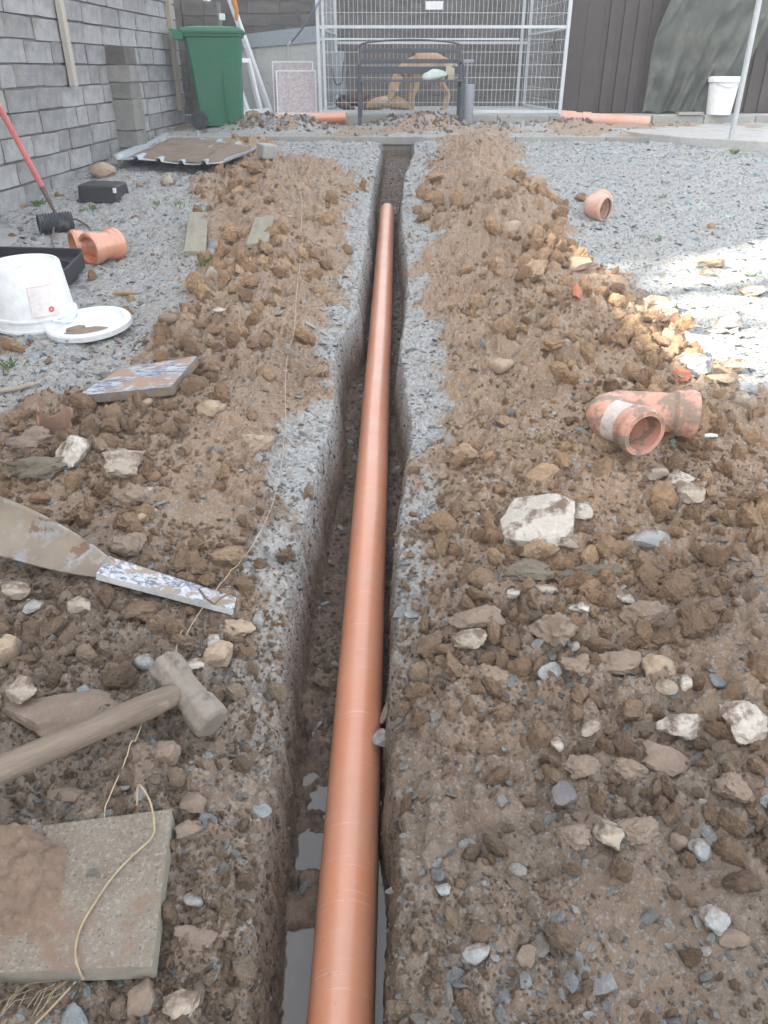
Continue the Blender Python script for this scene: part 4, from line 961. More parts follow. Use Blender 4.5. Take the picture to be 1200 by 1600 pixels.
# upturned bucket
p = gp(44, 517); s_ = dep(p)/FPX; br = 62*s_
cy_ = p.y+br*.72; zc = float(hgt(p.x, cy_))+.012
bk = bucket('bucket', 'white plastic bucket turned upside down at the left edge', (p.x-.004, cy_, zc), (rad(2), rad(-1), .3), br*.85, br, .262, True)
lm = MB(); rows = []
for j in range(2):
    rows.append([Vector(((lambda R_: (R_*math.cos(a_), R_*math.sin(a_), .065+j*.125))(br-.006+(br*.85-br)*((.065+j*.125-.055)/.20)+.0045)) ) for a_ in [rad(-88+38*q/8) for q in range(9)]])
lm.sheet(rows)
LAB = NT('bucket_label'); gen = LAB.n('ShaderNodeSeparateXYZ'); LAB.l(LAB.tc.outputs['Generated'], gen.inputs[0])
e1 = LAB.math('MAXIMUM', LAB.math('ABSOLUTE', LAB.math('SUBTRACT', gen.outputs[0], .5)), LAB.math('ABSOLUTE', LAB.math('SUBTRACT', gen.outputs[2], .5)))
bord = LAB.mr(e1, .475, .478)
dx_ = LAB.math('SUBTRACT', gen.outputs[0], .76); dz_ = LAB.math('MULTIPLY', LAB.math('SUBTRACT', gen.outputs[2], .20), 1.1)
rr2 = LAB.math('SQRT', LAB.math('ADD', LAB.math('MULTIPLY', dx_, dx_), LAB.math('MULTIPLY', dz_, dz_)))
dot = LAB.math('MULTIPLY', LAB.mr(rr2, .105, .10), LAB.mr(rr2, .03, .035))
LAB.color(LAB.mix(LAB.math('MAXIMUM', dot, LAB.math('MULTIPLY', bord, .4)), LAB.mix(LAB.mr(LAB.noise(40, 4), .5, .7, 0, .4), (.74, .70, .69), (.5, .42, .40)), (.60, .06, .08))); LAB.sets(rough=.6)
lm.obj('paper_label', LAB.m, bk)
m = MB(); m.sweep([(br*1.02*math.cos(a_), br*1.02*math.sin(a_)-.01, .05-.035*math.sin((a_+1.1)/1.5*math.pi)) for a_ in [-1.1+1.5*q/14 for q in range(15)]], .005, 6); m.obj('handle', UPVC, bk)
# lid
p = gp(142, 519); s_ = dep(p)/FPX; lr = 64*s_
ld = thing('tub_cover', 'round white bucket lid lying upside down with mud in it', 'lid', (p.x, p.y, float(hgt(p.x, p.y))+.028), (rad(5), rad(-3), 0))
m = MB(); m.lathe([(0, 0), (lr-.026, 0), (lr-.020, .016), (lr-.009, .018), (lr-.006, -.004), (lr, -.006), (lr+.002, .016), (lr-.004, .024), (lr-.026, .022), (lr-.032, .006), (0, .006)], 56); m.obj('disc', BW_, ld)
mu = rock_mesh('mud', 55, (.20, .10, .024), R_CLOD, cuts=1, sub=3, lump=.3, fine=.08, sharp=180, hard=False)
link('mud_smear', mu, ld, M=TR((.02, -.085, .008)))
link('mud_smear', rock_mesh('mud', 56, (.09, .05, .03), R_CLOD, cuts=1, sub=3, lump=.3, fine=.08, sharp=180, hard=False), ld, M=TR((-.04, -.065, .012), (0, 0, .4)))

# planks
def plank(label, pa, pb, wpx, th, m_, tilt=0, lift=.0):
    a, c = gp(*pa), gp(*pb); s_ = dep((a+c)/2)/FPX
    mid = (a+c)/2; d = c-a; n_ = Vector((0, 0, 1)); M_ = frame(mid+Vector((0, 0, .012+lift)), d, n_)
    L = d.length; wd = wpx*s_
    m = MB(); m.box((-L/2, -wd/2, -th/2), (L/2, wd/2, th/2)); return m.obj('wood_plank', m_, M=M_ @ TR(rot=(rad(tilt), 0, 0)), bevel=.004, label=label, cat='plank')
plank('short weathered grey plank lying on the gravel left of the spoil bank', (305, 400), (311, 338), 31, .03, WOODX, 3)
plank('half buried plank end showing in the soil right of the grey plank', (402, 388), (414, 345), 32, .025, WOODX, -6, .004)
# rotten wood splinter and stick
p = gp(200, 461); link('wood_splinter', rock_mesh('splinter', 9, (.15, .03, .02), mat('rotten_wood', (.40, .25, .13), (.28, .17, .09), ns=9, stretch=(1, 5, 5)), cuts=8, sub=3), M=TR(p+Vector((0, 0, .008)), (0, 0, .05)), label='small rotten orange wood splinter on the gravel', cat='wood splinter')
tubeobj('stick', [gp(-10, 612, .012), gp(25, 607, .014), gp(48, 601, .014), gp(62, 598, .012)], [.010, .009, .008, .006], WOOD, None, 8, label='thin pale stick lying on the ground near the left edge', cat='stick')
tubeobj('stick', [gp(205, 818, .012), gp(222, 806, .02), gp(243, 797, .012)], [.008, .010, .006], R_TAN, None, 8, label='short pale root lying in the soil above the shovel blade', cat='root')

# paint splashed board
SPLASH = NT('paint_splashed'); mp = SPLASH.n('ShaderNodeMapping'); mp.inputs['Scale'].default_value = (5, 22, 5); SPLASH.l(SPLASH.tc.outputs['Object'], mp.inputs[0])
f = SPLASH.mr(SPLASH.noise(3, 6, .75, mp.outputs[0], .8), .46, .54)
cc = SPLASH.mix(f, (.13, .15, .20), (.47, .50, .54)); dd = SPLASH.mr(SPLASH.noise(8, 6, .7), .47, .56)
SPLASH.color(SPLASH.mix(dd, cc, (.34, .23, .16))); SPLASH.sets(rough=.6); SPLASH.bump(SPLASH.noise(60, 4), .4, .002)
SPL2 = NT('paint_spotted'); f = SPL2.mr(SPL2.noise(42, 6, .75, 'Object', 1.2), .44, .54); cc = SPL2.mix(f, (.12, .14, .19), (.52, .54, .57)); dd = SPL2.mr(SPL2.noise(12, 6, .7), .53, .58)
SPL2.color(SPL2.mix(dd, cc, (.30, .23, .175))); SPL2.sets(rough=.55); SPL2.bump(SPL2.noise(60, 4), .5, .002)
EDGE = mat('worn_board_edge', (.27, .23, .19), (.16, .145, .135), ns=12, rough=.9, bump=.5, dirt=(.36, .24, .13), damt=.42, dscale=9)
A_, B_, C_, D_ = gp(122, 628, .02), gp(268, 614, .02), gp(312, 574, .025), gp(188, 586, .02)
def slab_from(name, pts, th, mats, label, cat, lift=.0, bevel=.003):
    m = MB(); c0 = sum(pts, Vector())/4; n_ = (pts[1]-pts[0]).cross(pts[3]-pts[0]).normalized()
    M_ = frame(c0+Vector((0, 0, lift)), pts[1]-pts[0], n_); I = M_.inverted()
    top = [I @ (p_+Vector((0, 0, lift))) for p_ in pts]
    for t_ in top: t_.z = 0
    vs = [Vector((v.x, v.y, 0)) for v in top]+[Vector((v.x, v.y, -th)) for v in top]
    m.cur = 0; m.add(vs, [(0, 1, 2, 3)]); m.cur = 1
    m.add(vs, [(7, 6, 5, 4), (1, 0, 4, 5), (2, 1, 5, 6), (3, 2, 6, 7), (0, 3, 7, 4)])
    return m.obj(name, mats, M=M_, bevel=bevel, label=label, cat=cat)
slab_from('painted_board', [A_, B_, C_, D_], .034, [SPLASH.m, EDGE], 'board splashed blue and white with brown soil across it', 'board', .028)
# spotted strip ending under the shovel
st = [gp(152, 912, .01), gp(366, 968, .012), gp(373, 932, .014), gp(172, 884, .012)]
slab_from('spotted_strip', st, .016, [SPL2.m, mat('white_strip_edge', (.55, .55, .53), (.30, .30, .30), ns=14, dirt=(.2, .16, .12), damt=.4)], 'white strip spotted with blue paint reaching out from under the shovel tip', 'metal strip', .02, .002)
tubeobj('bent_wire', [gp(311, 920, .03), gp(322, 935, .03), gp(335, 944, .028), gp(344, 935, .034), gp(368, 922, .03)], .0025, RUST, None, 6, label='dark bent wire lying over the spotted strip end', cat='wire')

# shovel blade
tip = gp(178, 892, .035); root = at(-78, 800, tip.y+.22)
BLADE = NT('worn_shovel_steel')
n1 = BLADE.noise(14, 6, .65); base = BLADE.mix(BLADE.mr(BLADE.noise(5, 4, .6), .4, .6), (.22, .18, .14), (.30, .25, .195))
base = BLADE.mix(BLADE.mr(n1, .52, .62, 0, .8), base, (.33, .34, .36)); base = BLADE.mix(BLADE.mr(BLADE.noise(13, 5, .6), .60, .63), base, (.20, .125, .085))
BLADE.color(base); BLADE.sets(rough=BLADE.mr(n1, .5, .54, .8, .5), metal=.12); BLADE.bump(BLADE.noise(50, 5), .3, .002)
ax = (root-tip); Lb = ax.length
view = -tip.normalized(); upn = (view+Vector((-.10, -.1, .55))).normalized()
Ms = frame(tip, ax, upn)
rows = []
for i in range(29):
    t_ = i/28; x_ = t_*Lb*1.05; hw_ = .074*math.sin(min(1, (t_*1.0+.02)**.62)*math.pi/2)**.9
    rows.append([Vector((x_, hw_*q, .030*(q*q)*min(1, t_*2.2)+.012*math.sin(t_*3)-.008)) for q in np.linspace(-1, 1, 17)])
sv = thing('shovel', 'mud caked steel shovel whose pointed blade enters from the left edge', 'shovel')
m = MB(); m.sheet(rows); o = m.obj('blade', BLADE.m, sv, M=Ms); sd = o.modifiers.new('t', 'SOLIDIFY'); sd.thickness = .004; sd.offset = 0
m = MB(); m.sweep([(Lb*1.02, 0, .0), (Lb*1.18, 0, .02), (Lb*1.35, 0, .03)], [.03, .022, .02], 12); m.obj('socket', RUST, sv, M=Ms)
m = MB(); m.sweep([(Lb*1.34, 0, .03), (Lb*2.6, 0, .05)], [.018, .017], 12); m.obj('handle', WOOD, sv, M=Ms)

# broken pipe shard with white rock
p = gp(80, 688); s_ = dep(p)/FPX; r_ = 27*s_
m = MB(); rows_o = []
th_ = .006
for j in range(13):
    z_ = .085*j/12; cut = .35*math.sin(j*1.1)+.12*math.sin(j*2.9)
    rows_o.append([(a_, z_) for a_ in np.linspace(rad(15)+cut*.3, rad(205)+cut*.35, 22)])
o_ = [[Vector((r_*math.cos(a_), r_*math.sin(a_), z_*(1+.25*math.sin(a_*2.5)))) for a_, z_ in row] for row in rows_o]
m.sheet(o_); o = m.obj('broken_pipe', mat('muddy_terracotta', (.30, .19, .135), (.25, .165, .12), ns=7, rough=.85, dirt=(.55, .22, .14), damt=.36, dscale=8), M=TR((p.x, p.y+.02, p.z-.005), (rad(-8), rad(14), rad(20))), label='curved muddy terracotta pipe shard standing above the white rock', cat='pipe shard')
sd = o.modifiers.new('t', 'SOLIDIFY'); sd.thickness = th_

# sledgehammer
h0, h1 = gp(262, 1062, .02), gp(333, 1150, .015)
hd = (h1-h0); cz = .043
IRON = rock_mat('mud_crusted_iron', (.27, .235, .20), (.17, .145, .12), (.13, .105, .085), .40, ns=10, bump=.7, bs=70, dscale=14)
HAND = mat('worn_hammer_handle', (.235, .185, .14), (.13, .10, .075), ns=5, rough=.85, bump=.7, bs=26, bd=.003, stretch=(.8, 8, 8), dirt=(.38, .33, .28), damt=.35, dscale=7)
Mh = frame((h0+h1)/2+Vector((0, 0, cz-.006)), hd, Vector((.12, -.25, 1)))
L = hd.length
sl = thing('sledgehammer', 'muddy sledgehammer with thick wooden handle lying on the spoil', 'sledgehammer')
secs = []
for x_, r_ in ((-.56, .80), (-.52, .95), (-.44, 1.0), (-.22, .96), (-.16, .84), (.16, .84), (.22, .96), (.44, 1.02), (.52, .98), (.56, .82)):
    secs.append([Vector((x_*L, .037*r_*math.cos(a_), .037*r_*math.sin(a_))) for a_ in [rad(22.5+45*q) for q in range(8)]])
m = MB(); loft(m, secs); hm = m.obj('head', IRON, sl, M=Mh, bevel=.004)
hh0 = (h0+h1)/2+Vector((0, 0, cz))+(h0-h1)*.02; hfar = gp(-40, 1262, .02)+Vector((0, 0, .055)); hmid = gp(130, 1182, .02)+Vector((0, 0, .05))
dirh = (hh0-hfar).normalized(); st_ = hh0+dirh*.018
Lh = (st_-hfar).length; Mh2 = frame(st_, hfar-st_, Vector((0, 0, 1)))
m = MB(); m.sweep([(0, 0, 0), (.03, 0, 0), (.06, 0, 0), (.10, 0, -.001), (.2, 0, 0), (.3, 0, 0), (Lh, 0, 0), (Lh+.45, 0, .01)], [.019, .020, .024, .0265, .0245, .024, .026, .024], 20, sq=.86); m.obj('handle', HAND, sl, M=Mh2)

MUDM = mat('slab_mud', (.235, .165, .12), (.165, .118, .088), ns=14, rough=.95, bump=1, bs=90, bd=.005, dirt=(.30, .26, .21), damt=.36)
# big paving slab bottom left
SLAB = NT('gritty_slab'); base = SLAB.mix(SLAB.mr(SLAB.noise(7, 6, .7), .36, .64), (.18, .145, .11), (.25, .22, .175)); base = SLAB.mix(SLAB.mr(SLAB.noise(120, 3, .7), .5, .8), base, (.37, .35, .30)); base = SLAB.mix(SLAB.mr(SLAB.noise(150, 2, .6), .30, .40, 1, 0), base, (.10, .085, .07))
SLAB.color(SLAB.mix(SLAB.mr(SLAB.noise(5.5, 6, .7), .54, .62), base, (.22, .15, .11))); SLAB.sets(rough=.92); SLAB.bump(SLAB.noise(110, 4, .7), 1.0, .004)
q = [gp(-130, 1512, .05), gp(238, 1512, .05), gp(270, 1268, .05), gp(-40, 1268, .05)]
zt = max(v.z for v in q); 
zt0, zt1 = q[1].z+.004, q[2].z+.004
for v in (q[0], q[1]): v.z = zt0
for v in (q[2], q[3]): v.z = zt1
slb = slab_from('paving_slab', q, .042, [SLAB.m, mat('slab_edge', (.30, .28, .23), (.22, .20, .17), ns=9, bump=.6)], 'square gritty concrete paving slab at the bottom left with mud on it', 'slab', 0, .005)
def on_slab(px, py, up=0): 
    n_ = (q[1]-q[0]).cross(q[3]-q[0]).normalized(); d = ray(px, py); k = (q[0].dot(n_))/(d.dot(n_)); return d*k+Vector((0, 0, up))
mrows = []
for j in range(70):
    row = []
    for i in range(70):
        P_ = on_slab(-60+200*i/69, 1285+205*j/69); e = min(1, (69-i)/22)*min(1, j/9)*min(1, (69-j)/9)
        n_ = float(fbm(np.array(P_.x), np.array(P_.y), 9, 3, 2)); k_m = float(worley(np.array(P_.x), np.array(P_.y), 38, 2)[0]); f_m = float(fbm(np.array(P_.x), np.array(P_.y), 45, 4, 5))
        hh = max(-.006, (n_+.22)*.055*e-.011*(1-e))+(.012*max(0, 1-k_m*1.6)+.007*f_m)*(1 if (n_+.22)*e > .12 else .3)
        row.append(P_+Vector((0, 0, hh-.003)))
    mrows.append(row)
m = MB(); m.sheet(mrows); mo_ = m.obj('mud', MUDM, label='lumpy brown mud smeared over the left half of the paving slab', kind='stuff')
# twine
TWINE = mat('pale_twine', (.50, .40, .29), (.36, .28, .20), ns=60, rough=.95, bump=.4, bs=200)
TWG = mat('straw_cord', (.42, .335, .22), (.30, .235, .15), ns=50, rough=.95, bump=.5, bs=200)
def smooth_path(P, n=8):
    out = []
    for i in range(len(P)-1):
        p0, p1, p2, p3 = P[max(i-1, 0)], P[i], P[i+1], P[min(i+2, len(P)-1)]
        for k in range(n):
            t_ = k/n; out.append(.5*((2*p1)+(p2-p0)*t_+(2*p0-5*p1+4*p2-p3)*t_*t_+(3*p1-p0-3*p2+p3)*t_**3))
    return out+[P[-1]]
tw = [(466, 290), (472, 318), (471, 352), (472, 385), (468, 425), (463, 470), (460, 520), (449, 562), (446, 620), (447, 670), (440, 730), (428, 785), (412, 825), (385, 872), (350, 912), (322, 948), (298, 985), (275, 1030), (240, 1085), (218, 1150), (195, 1200), (172, 1252), (164, 1285)]
P = smooth_path([gp(u_, v_, .008) for u_, v_ in tw], 8)
P = [Vector((p_.x, p_.y, max(p_.z, float(hgt(p_.x, p_.y))+.005)+.009)) for p_ in P]
r0 = [max(.0011, .00055*dep(p_)*.9) for p_ in P]
tubeobj('twine', P, r0, TWINE, None, 6, label='long pale twine snaking down the left bank toward the hammer', cat='twine')
P = smooth_path([gp(214, 1258, .02), on_slab(221, 1246, .03), on_slab(236, 1262, .02), on_slab(242, 1290, .008), on_slab(238, 1312, .006), on_slab(208, 1340, .005), on_slab(178, 1372, .005), on_slab(150, 1412, .005), on_slab(128, 1450, .005), on_slab(119, 1485, .006), on_slab(122, 1512, .010), gp(130, 1530, .02)], 8)
tubeobj('straw_cord', P, .0017, TWG, None, 8, label='thick straw coloured cord looped across the paving slab', cat='cord')
P = smooth_path([gp(118, 1534, .012), gp(80, 1575, .012), gp(45, 1610, .012)], 6); tubeobj('straw_cord', P, .0016, TWG, None, 6, label='cord length trailing off below the paving slab', cat='cord')
fb = MB()
for i in range(16):
    u_ = RND.uniform(20, 110); v_ = RND.uniform(1528, 1560); a = gp(u_, v_, .012); c = gp(u_-RND.uniform(20, 50), v_+RND.uniform(20, 45), .012); fb.sweep([a, (a+c)/2+Vector((0, 0, .012)), c], .0007, 3, False)
fb.obj('straw_fibres', TWG, label='frayed straw fibres spread below the paving slab', kind='stuff')

# ------------------------------------------------------------------ right side fittings
p = gp(1000, 712); s_ = dep(p)/FPX; r_ = 31*s_; z0 = p.z+r_*1.0+.038
o0 = pz(1008, 678)
cR = o0+Vector((-.100, .075, .02))
main = [o0, o0+Vector((-.026, .062, 0)), o0+Vector((-.066, .100, .0)), o0+Vector((-.074, .140, .0)), o0+Vector((-.035, .168, 0)), o0+Vector((.035, .166, 0)), o0+Vector((.190, .140, 0))]
dirty = fitting('pipe_bend', 'muddy orange double socket pipe bend lying on the right bank', ORG_D, smooth_path(main, 4), None, r_, 1.15)
m = MB(); pa = smooth_path(main, 4); m.hollow(pa[3:9], r_*1.012, .004, 36); m.obj('sticker', mat('peeling_white_label', (.62, .55, .53), (.55, .44, .40), ns=20, rough=.7, dirt=(.30, .22, .17), damt=.44), dirty)
p = gp(1108, 690); s_ = dep(p)/FPX
m = MB(); m.sweep([p+Vector((-.03, 0, .02)), p+Vector((.0, 0, .022)), p+Vector((.022, .008, .016)), p+Vector((.0, .016, .012)), p+Vector((-.03, .016, .012))], .0055, 8); m.obj('plastic_clip', UPVC, label='white plastic clip poking out behind the muddy pipe bend', cat='clip')
p = gp(946, 345); s_ = dep(p)/FPX; r_ = 17*s_; z0 = p.z+r_*.98
o0 = pz(947, 327); fitting('pipe_elbow', 'faded orange pipe elbow lying alone on the blue gravel', ORG_P, smooth_path([o0, o0+Vector((-.045, .06, 0)), o0+Vector((-.04, .15, 0)), o0+Vector((.03, .27, 0)), o0+Vector((.045, .33, 0))], 4), None, r_, 1.06)

# ------------------------------------------------------------------ stones that can be told apart
def stone(px, py, w_, h_, m_, label, cat='stone', seed=None, cuts=10, flat=1.0, sink=.25, rz=None, name='stone', hard=True, lump=.16, fine=.075, tilt=None, up=0, boxy=.85):
    seed = seed or int(px*7+py*3)
    p = gp(px, py+h_*.30); s_ = dep(p)/FPX
    a_ = math.atan2(-p.z, p.y); D_ = h_*s_/(math.sin(a_)*.85+math.cos(a_)*.55*flat)
    dims = (w_*s_*1.04, D_, D_*.72*flat); r = random.Random(seed)
    me = rock_mesh(name, seed, dims, m_, cuts=cuts, sub=4 if w_ > 50 else 3, lump=lump, fine=fine, hard=hard, sharp=30 if hard else 50, boxy=boxy)
    z_ = float(np.mean(hgt(np.array([p.x, p.x+w_*s_*.3, p.x-w_*s_*.3]), np.full(3, p.y+D_*.25))))
    return link(name, me, M=TR((p.x, p.y+D_*.25, z_+dims[2]*(.5-sink)+up), (tilt or r.uniform(-.12, .12), r.uniform(-.12, .12), r.uniform(-.25, .25) if rz is None else rz)), label=label, cat=cat)
def clod(*a, **k):
    k.setdefault('hard', False); k.setdefault('cuts', 4); k.setdefault('lump', .18); k.setdefault('fine', .13); k.setdefault('flat', 1.25); k.setdefault('sink', .32); k.setdefault('name', 'clod')
    k.setdefault('cat', 'clod'); return stone(*a, **k)
S = stone
def hull_stone(name, pix, lift, m_, seed, **kw):
    P_ = []
    for (u_, v_), l_ in zip(pix, lift):
        g_ = gp(u_, v_); P_.append(g_+Vector((0, 0, l_))-g_.normalized()*0)
    c_ = sum(P_, Vector())/len(P_); bm = bmesh.new()
    for p_ in P_:
        bm.verts.new(p_-c_); q_ = (p_-c_)*1.04; q_.z -= .07; bm.verts.new(q_)
    r = bmesh.ops.convex_hull(bm, input=bm.verts[:]); bmesh.ops.delete(bm, geom=[e for e in r['geom_interior'] if isinstance(e, bmesh.types.BMVert)], context='VERTS')
    bmesh.ops.subdivide_edges(bm, edges=bm.edges[:], cuts=9, use_grid_fill=True); bmesh.ops.triangulate(bm, faces=bm.faces[:])
    for v in bm.verts:
        v.co += v.co.normalized()*(.0045*MN.fractal(v.co*26+Vector((seed, 0, 0)), .8, 2.1, 5)+.003*MN.noise(v.co*13))
    me = bpy.data.meshes.new(name); bm.to_mesh(me); bm.free(); me.materials.append(m_)
    me.polygons.foreach_set('use_smooth', [True]*len(me.polygons)); me.update(); me.set_sharp_from_angle(angle=rad(30))
    return link(name, me, M=TR(c_), **kw)
hull_stone('stone', [(783, 822), (801, 800), (866, 799), (896, 808), (893, 838), (874, 862), (838, 856), (786, 846)], [.02, .045, .055, .05, .03, .015, .015, .012], R_WHITE, 3, label='largest flat cream coloured slab stone right of the trench', cat='stone')
S(910, 809, 34, 38, R_WHITE, 'white rounded stone touching the top right of the big flat slab stone')
S(886, 855, 32, 24, R_CREAM, 'small cream stone tucked under the right corner of the big flat slab stone')
S(1006, 852, 76, 34, R_GREY, 'grey white wedge shaped stone pointing left beyond the olive clod', cuts=13, fine=.012)
clod(935, 888, 120, 46, R_OLIVE, 'long olive clod ridge below the wedge shaped stone', seed=4)
clod(820, 895, 90, 56, R_OLIVE, 'dark olive clod just below the big flat slab stone')
clod(745, 962, 92, 58, R_CLOD, 'brown layered clod resting on a cream stone at the trench side', seed=15)
S(730, 1008, 62, 44, R_CREAM, 'cream pointed stone wedged under the brown layered clod')
clod(862, 990, 74, 84, R_CLOD, 'tall smooth brown clod between the small white stones')
clod(960, 1040, 90, 56, R_CLOD, 'crumbly brown clod left of the rounded tan rock')
clod(905, 1040, 60, 46, R_CLOD, 'damp brown clod below the tall smooth clod')
clod(1010, 960, 80, 60, R_CLOD, 'reddish brown clod above the rounded tan rock')
clod(770, 1065, 60, 46, R_CLOD, 'small brown clod left of the pale pebble row')
S(1038, 1028, 62, 60, R_TAN, 'rounded tan rock with a stump shaped end in the dark clods', cuts=5, hard=False, rz=.5)
S(1041, 1080, 36, 26, R_CREAM, 'grey cream stone just under the rounded tan rock')
S(1070, 1074, 24, 26, R_WHITE, 'small white stone to the right of the grey cream one under the tan rock')
S(1068, 1136, 80, 58, R_WHITE, 'knobbly white stone with muddy base right of centre', boxy=1, fine=.09, cuts=6, flat=1.1, sink=.35)
S(1165, 1130, 84, 80, R_WHITE, 'big white topped muddy rock at the right photo edge', seed=33, boxy=1, fine=.09, cuts=6, flat=1.1, sink=.3)
S(1046, 1190, 84, 64, R_BROWN, 'brown angular rock directly below the knobbly white stone')
S(885, 1240, 44, 54, R_SLATE, 'dark purple slate piece standing in the mud', cuts=13)
S(955, 1315, 52, 60, R_CREAM, 'jagged white and brown stone below the dark slate')
S(923, 1146, 38, 38, R_CREAM, 'pair shaped cream stone above the white oval pebble')
S(873, 1167, 24, 26, R_WHITE, 'oval white pebble left of the cream stone', cuts=1, hard=False, flat=.7)
S(1121, 1441, 54, 50, R_GREY, 'grey stone with a white patch at the lower right', cuts=6)
S(1150, 1468, 60, 34, R_BROWN, 'flat brown stone just below the grey one with a white patch')
S(907, 957, 34, 24, R_WHITE, 'bright white angular chip beside the tall smooth clod')
S(798, 940, 26, 20, R_WHITE, 'bright white lump above the brown layered clod')
S(980, 942, 32, 18, R_WHITE, 'flat white chip below the olive clod ridge')
S(851, 918, 42, 20, R_CREAM, 'cream stone peeping out beneath the dark olive clod')
S(895, 1012, 16, 22, R_WHITE, 'tiny white pebble beside the base of the tall smooth clod')
S(1072, 742, 64, 44, R_WHITE, 'crumbly white lump below the muddy pipe bend', lump=.25, fine=.08)
S(1078, 772, 48, 36, R_CREAM, 'second crumbly cream lump just under the white lump')
S(1025, 745, 40, 34, R_CREAM, 'crumbly cream lump left of the white crumbly lump')
S(783, 578, 46, 32, R_TAN, 'smooth beige boulder half sunk in the right spoil bank', cuts=3, hard=False)
S(1083, 564, 62, 52, R_GREY, 'big grey lumpy stone near the sunlit patch', cuts=6)
S(1160, 627, 36, 34, R_CREAM, 'round beige pebble at the right above the pipe bend', cuts=1, hard=False)
S(1146, 570, 42, 24, R_CREAM, 'pale flat stone right of the big grey lumpy stone')
S(1170, 595, 42, 34, R_GREY, 'flat pinkish grey stone leaning near the round beige pebble', flat=.5)
S(1128, 600, 48, 20, R_TAN, 'flat tan stone between the grey lumpy stone and the round pebble', flat=.5)
S(1113, 411, 58, 22, R_TAN, 'long beige stone at the far edge of the sunlit patch', cuts=5)
S(1108, 428, 28, 18, R_CREAM, 'pale stone just below the long beige stone')
S(1035, 478, 54, 30, R_CREAM, 'pale rock among the sunlit stones on the left of the patch')
S(1140, 505, 50, 36, R_WHITE, 'bright sunlit rock casting a shadow on the gravel')
S(1178, 455, 46, 24, R_CREAM, 'sunlit flat stone at the right edge of the bright patch', flat=.5)
S(905, 415, 46, 30, R_TAN, 'tan stone on the crest where soil meets gravel')
S(838, 290, 32, 24, R_TAN, 'square tan lump at the far right edge of the spoil bank')
S(797, 357, 38, 22, R_TAN, 'beige stone half buried high on the right bank', cuts=3, hard=False)
S(1066, 588, 28, 26, R_TERRA, 'orange terracotta fragment below the big grey lumpy stone', name='terracotta_fragment', cat='fragment')
S(900, 465, 22, 30, R_TERRA, 'reddish brick fragment set in the right bank', name='brick_fragment', cat='fragment')
S(745, 1495, 44, 34, R_GREY, 'grey pebble cluster stone at the bottom just right of the trench', cuts=5)
S(693, 1392, 26, 24, R_GREY, 'small grey stone beside the right lip of the trench near the bottom')
S(825, 1495, 40, 36, R_BROWN, 'rounded muddy stone in the wet mud at the bottom')
S(1095, 1330, 36, 40, R_GREY, 'smooth grey oval stone at the right among muddy pebbles', cuts=2, hard=False)
S(1060, 1320, 30, 40, R_BROWN, 'brown oval stone left of the smooth grey oval stone', cuts=2, hard=False)
clod(985, 1200, 60, 44, R_CLOD, 'brown lump left of the brown angular rock')
clod(915, 1195, 66, 48, R_CLOD, 'flat brown clod just above the dark slate piece')
clod(1150, 1235, 70, 60, R_CLOD, 'muddy clod below the big white topped rock')
clod(900, 1310, 56, 50, R_CLOD, 'rounded clod left of the jagged white and brown stone')
clod(1000, 1300, 70, 56, R_CLOD, 'clod just right of the jagged white and brown stone')
# left bank
S(109, 705, 58, 66, R_WHITE, 'white jagged rock below the broken pipe shard', seed=5, cuts=10, lump=.14, boxy=1)
S(190, 735, 62, 60, R_CREAM, 'cream crumbly rock half covered in mud right of the white jagged rock', lump=.25, fine=.11, boxy=1, cuts=6)
clod(205, 770, 66, 56, R_CLOD, 'brown clod below the cream crumbly rock')
clod(60, 735, 110, 46, R_OLIVE, 'greyish flat clod left of the white jagged rock')
clod(200, 855, 70, 56, R_CLOD, 'round brown clod just above the shovel tip')
clod(50, 690, 80, 50, R_CLOD, 'big brown clod beside the pipe shard at the left')
S(90, 1118, 200, 82, R_BROWN, 'long flat brown rock above the hammer handle', seed=12, cuts=9, flat=.5, rz=.05, fine=.03)
S(28, 1085, 60, 50, R_CREAM, 'pale end stone at the left tip of the long flat brown rock')
S(345, 1037, 46, 46, R_TAN, 'orange brown stone right of the hammer head top')
S(333, 1008, 26, 34, R_WHITE, 'upright white chip above the orange brown stone', cuts=12)
S(303, 1040, 30, 26, R_WHITE, 'white angular stone between the chip and the hammer head')
S(224, 1038, 30, 34, R_GREY, 'grey bean shaped pebble left of the hammer head', cuts=2, hard=False)
S(263, 1178, 56, 50, R_BROWN, 'brown stone tucked under the hammer handle by the head')
S(372, 985, 52, 34, R_TAN, 'muddy tan stone near the end of the spotted strip')
S(404, 975, 22, 34, R_GREY, 'thin grey slate flake standing beside the tan stone', cuts=12)
S(262, 285, 22, 18, R_CREAM, 'cream pebble in front of the corrugated sheet', cuts=3, hard=False)
S(157, 270, 48, 26, R_TAN, 'rounded boulder at the foot of the left wall', cuts=3, hard=False)
S(275, 1575, 68, 54, R_CREAM, 'pale brown rock at the bottom edge left of the trench')
S(308, 1466, 78, 38, R_BROWN, 'flat muddy stone right of the paving slab', flat=.5)
S(304, 1411, 34, 28, R_GREY, 'grey green pebble right of the paving slab', cuts=4)
S(292, 1300, 44, 40, R_BROWN, 'brown stone beside the top right corner of the paving slab')
S(225, 1570, 50, 70, R_BROWN, 'dark brown stone left of the pale rock at the bottom edge')
S(300, 1260, 40, 46, R_BROWN, 'muddy stone between the hammer head and the paving slab')
S(110, 1248, 90, 30, R_BROWN, 'flat stone just above the paving slab under the hammer handle', flat=.5)
S(22, 930, 50, 30, R_CREAM, 'pale stone below the shovel blade at the left edge')
S(125, 945, 44, 34, R_CREAM, 'chalky lump left of the spotted strip')
S(50, 950, 34, 30, R_GREY, 'grey stone under the shovel blade')
S(8, 1025, 40, 60, R_TAN, 'orange brown rock at the left edge above the long flat rock')
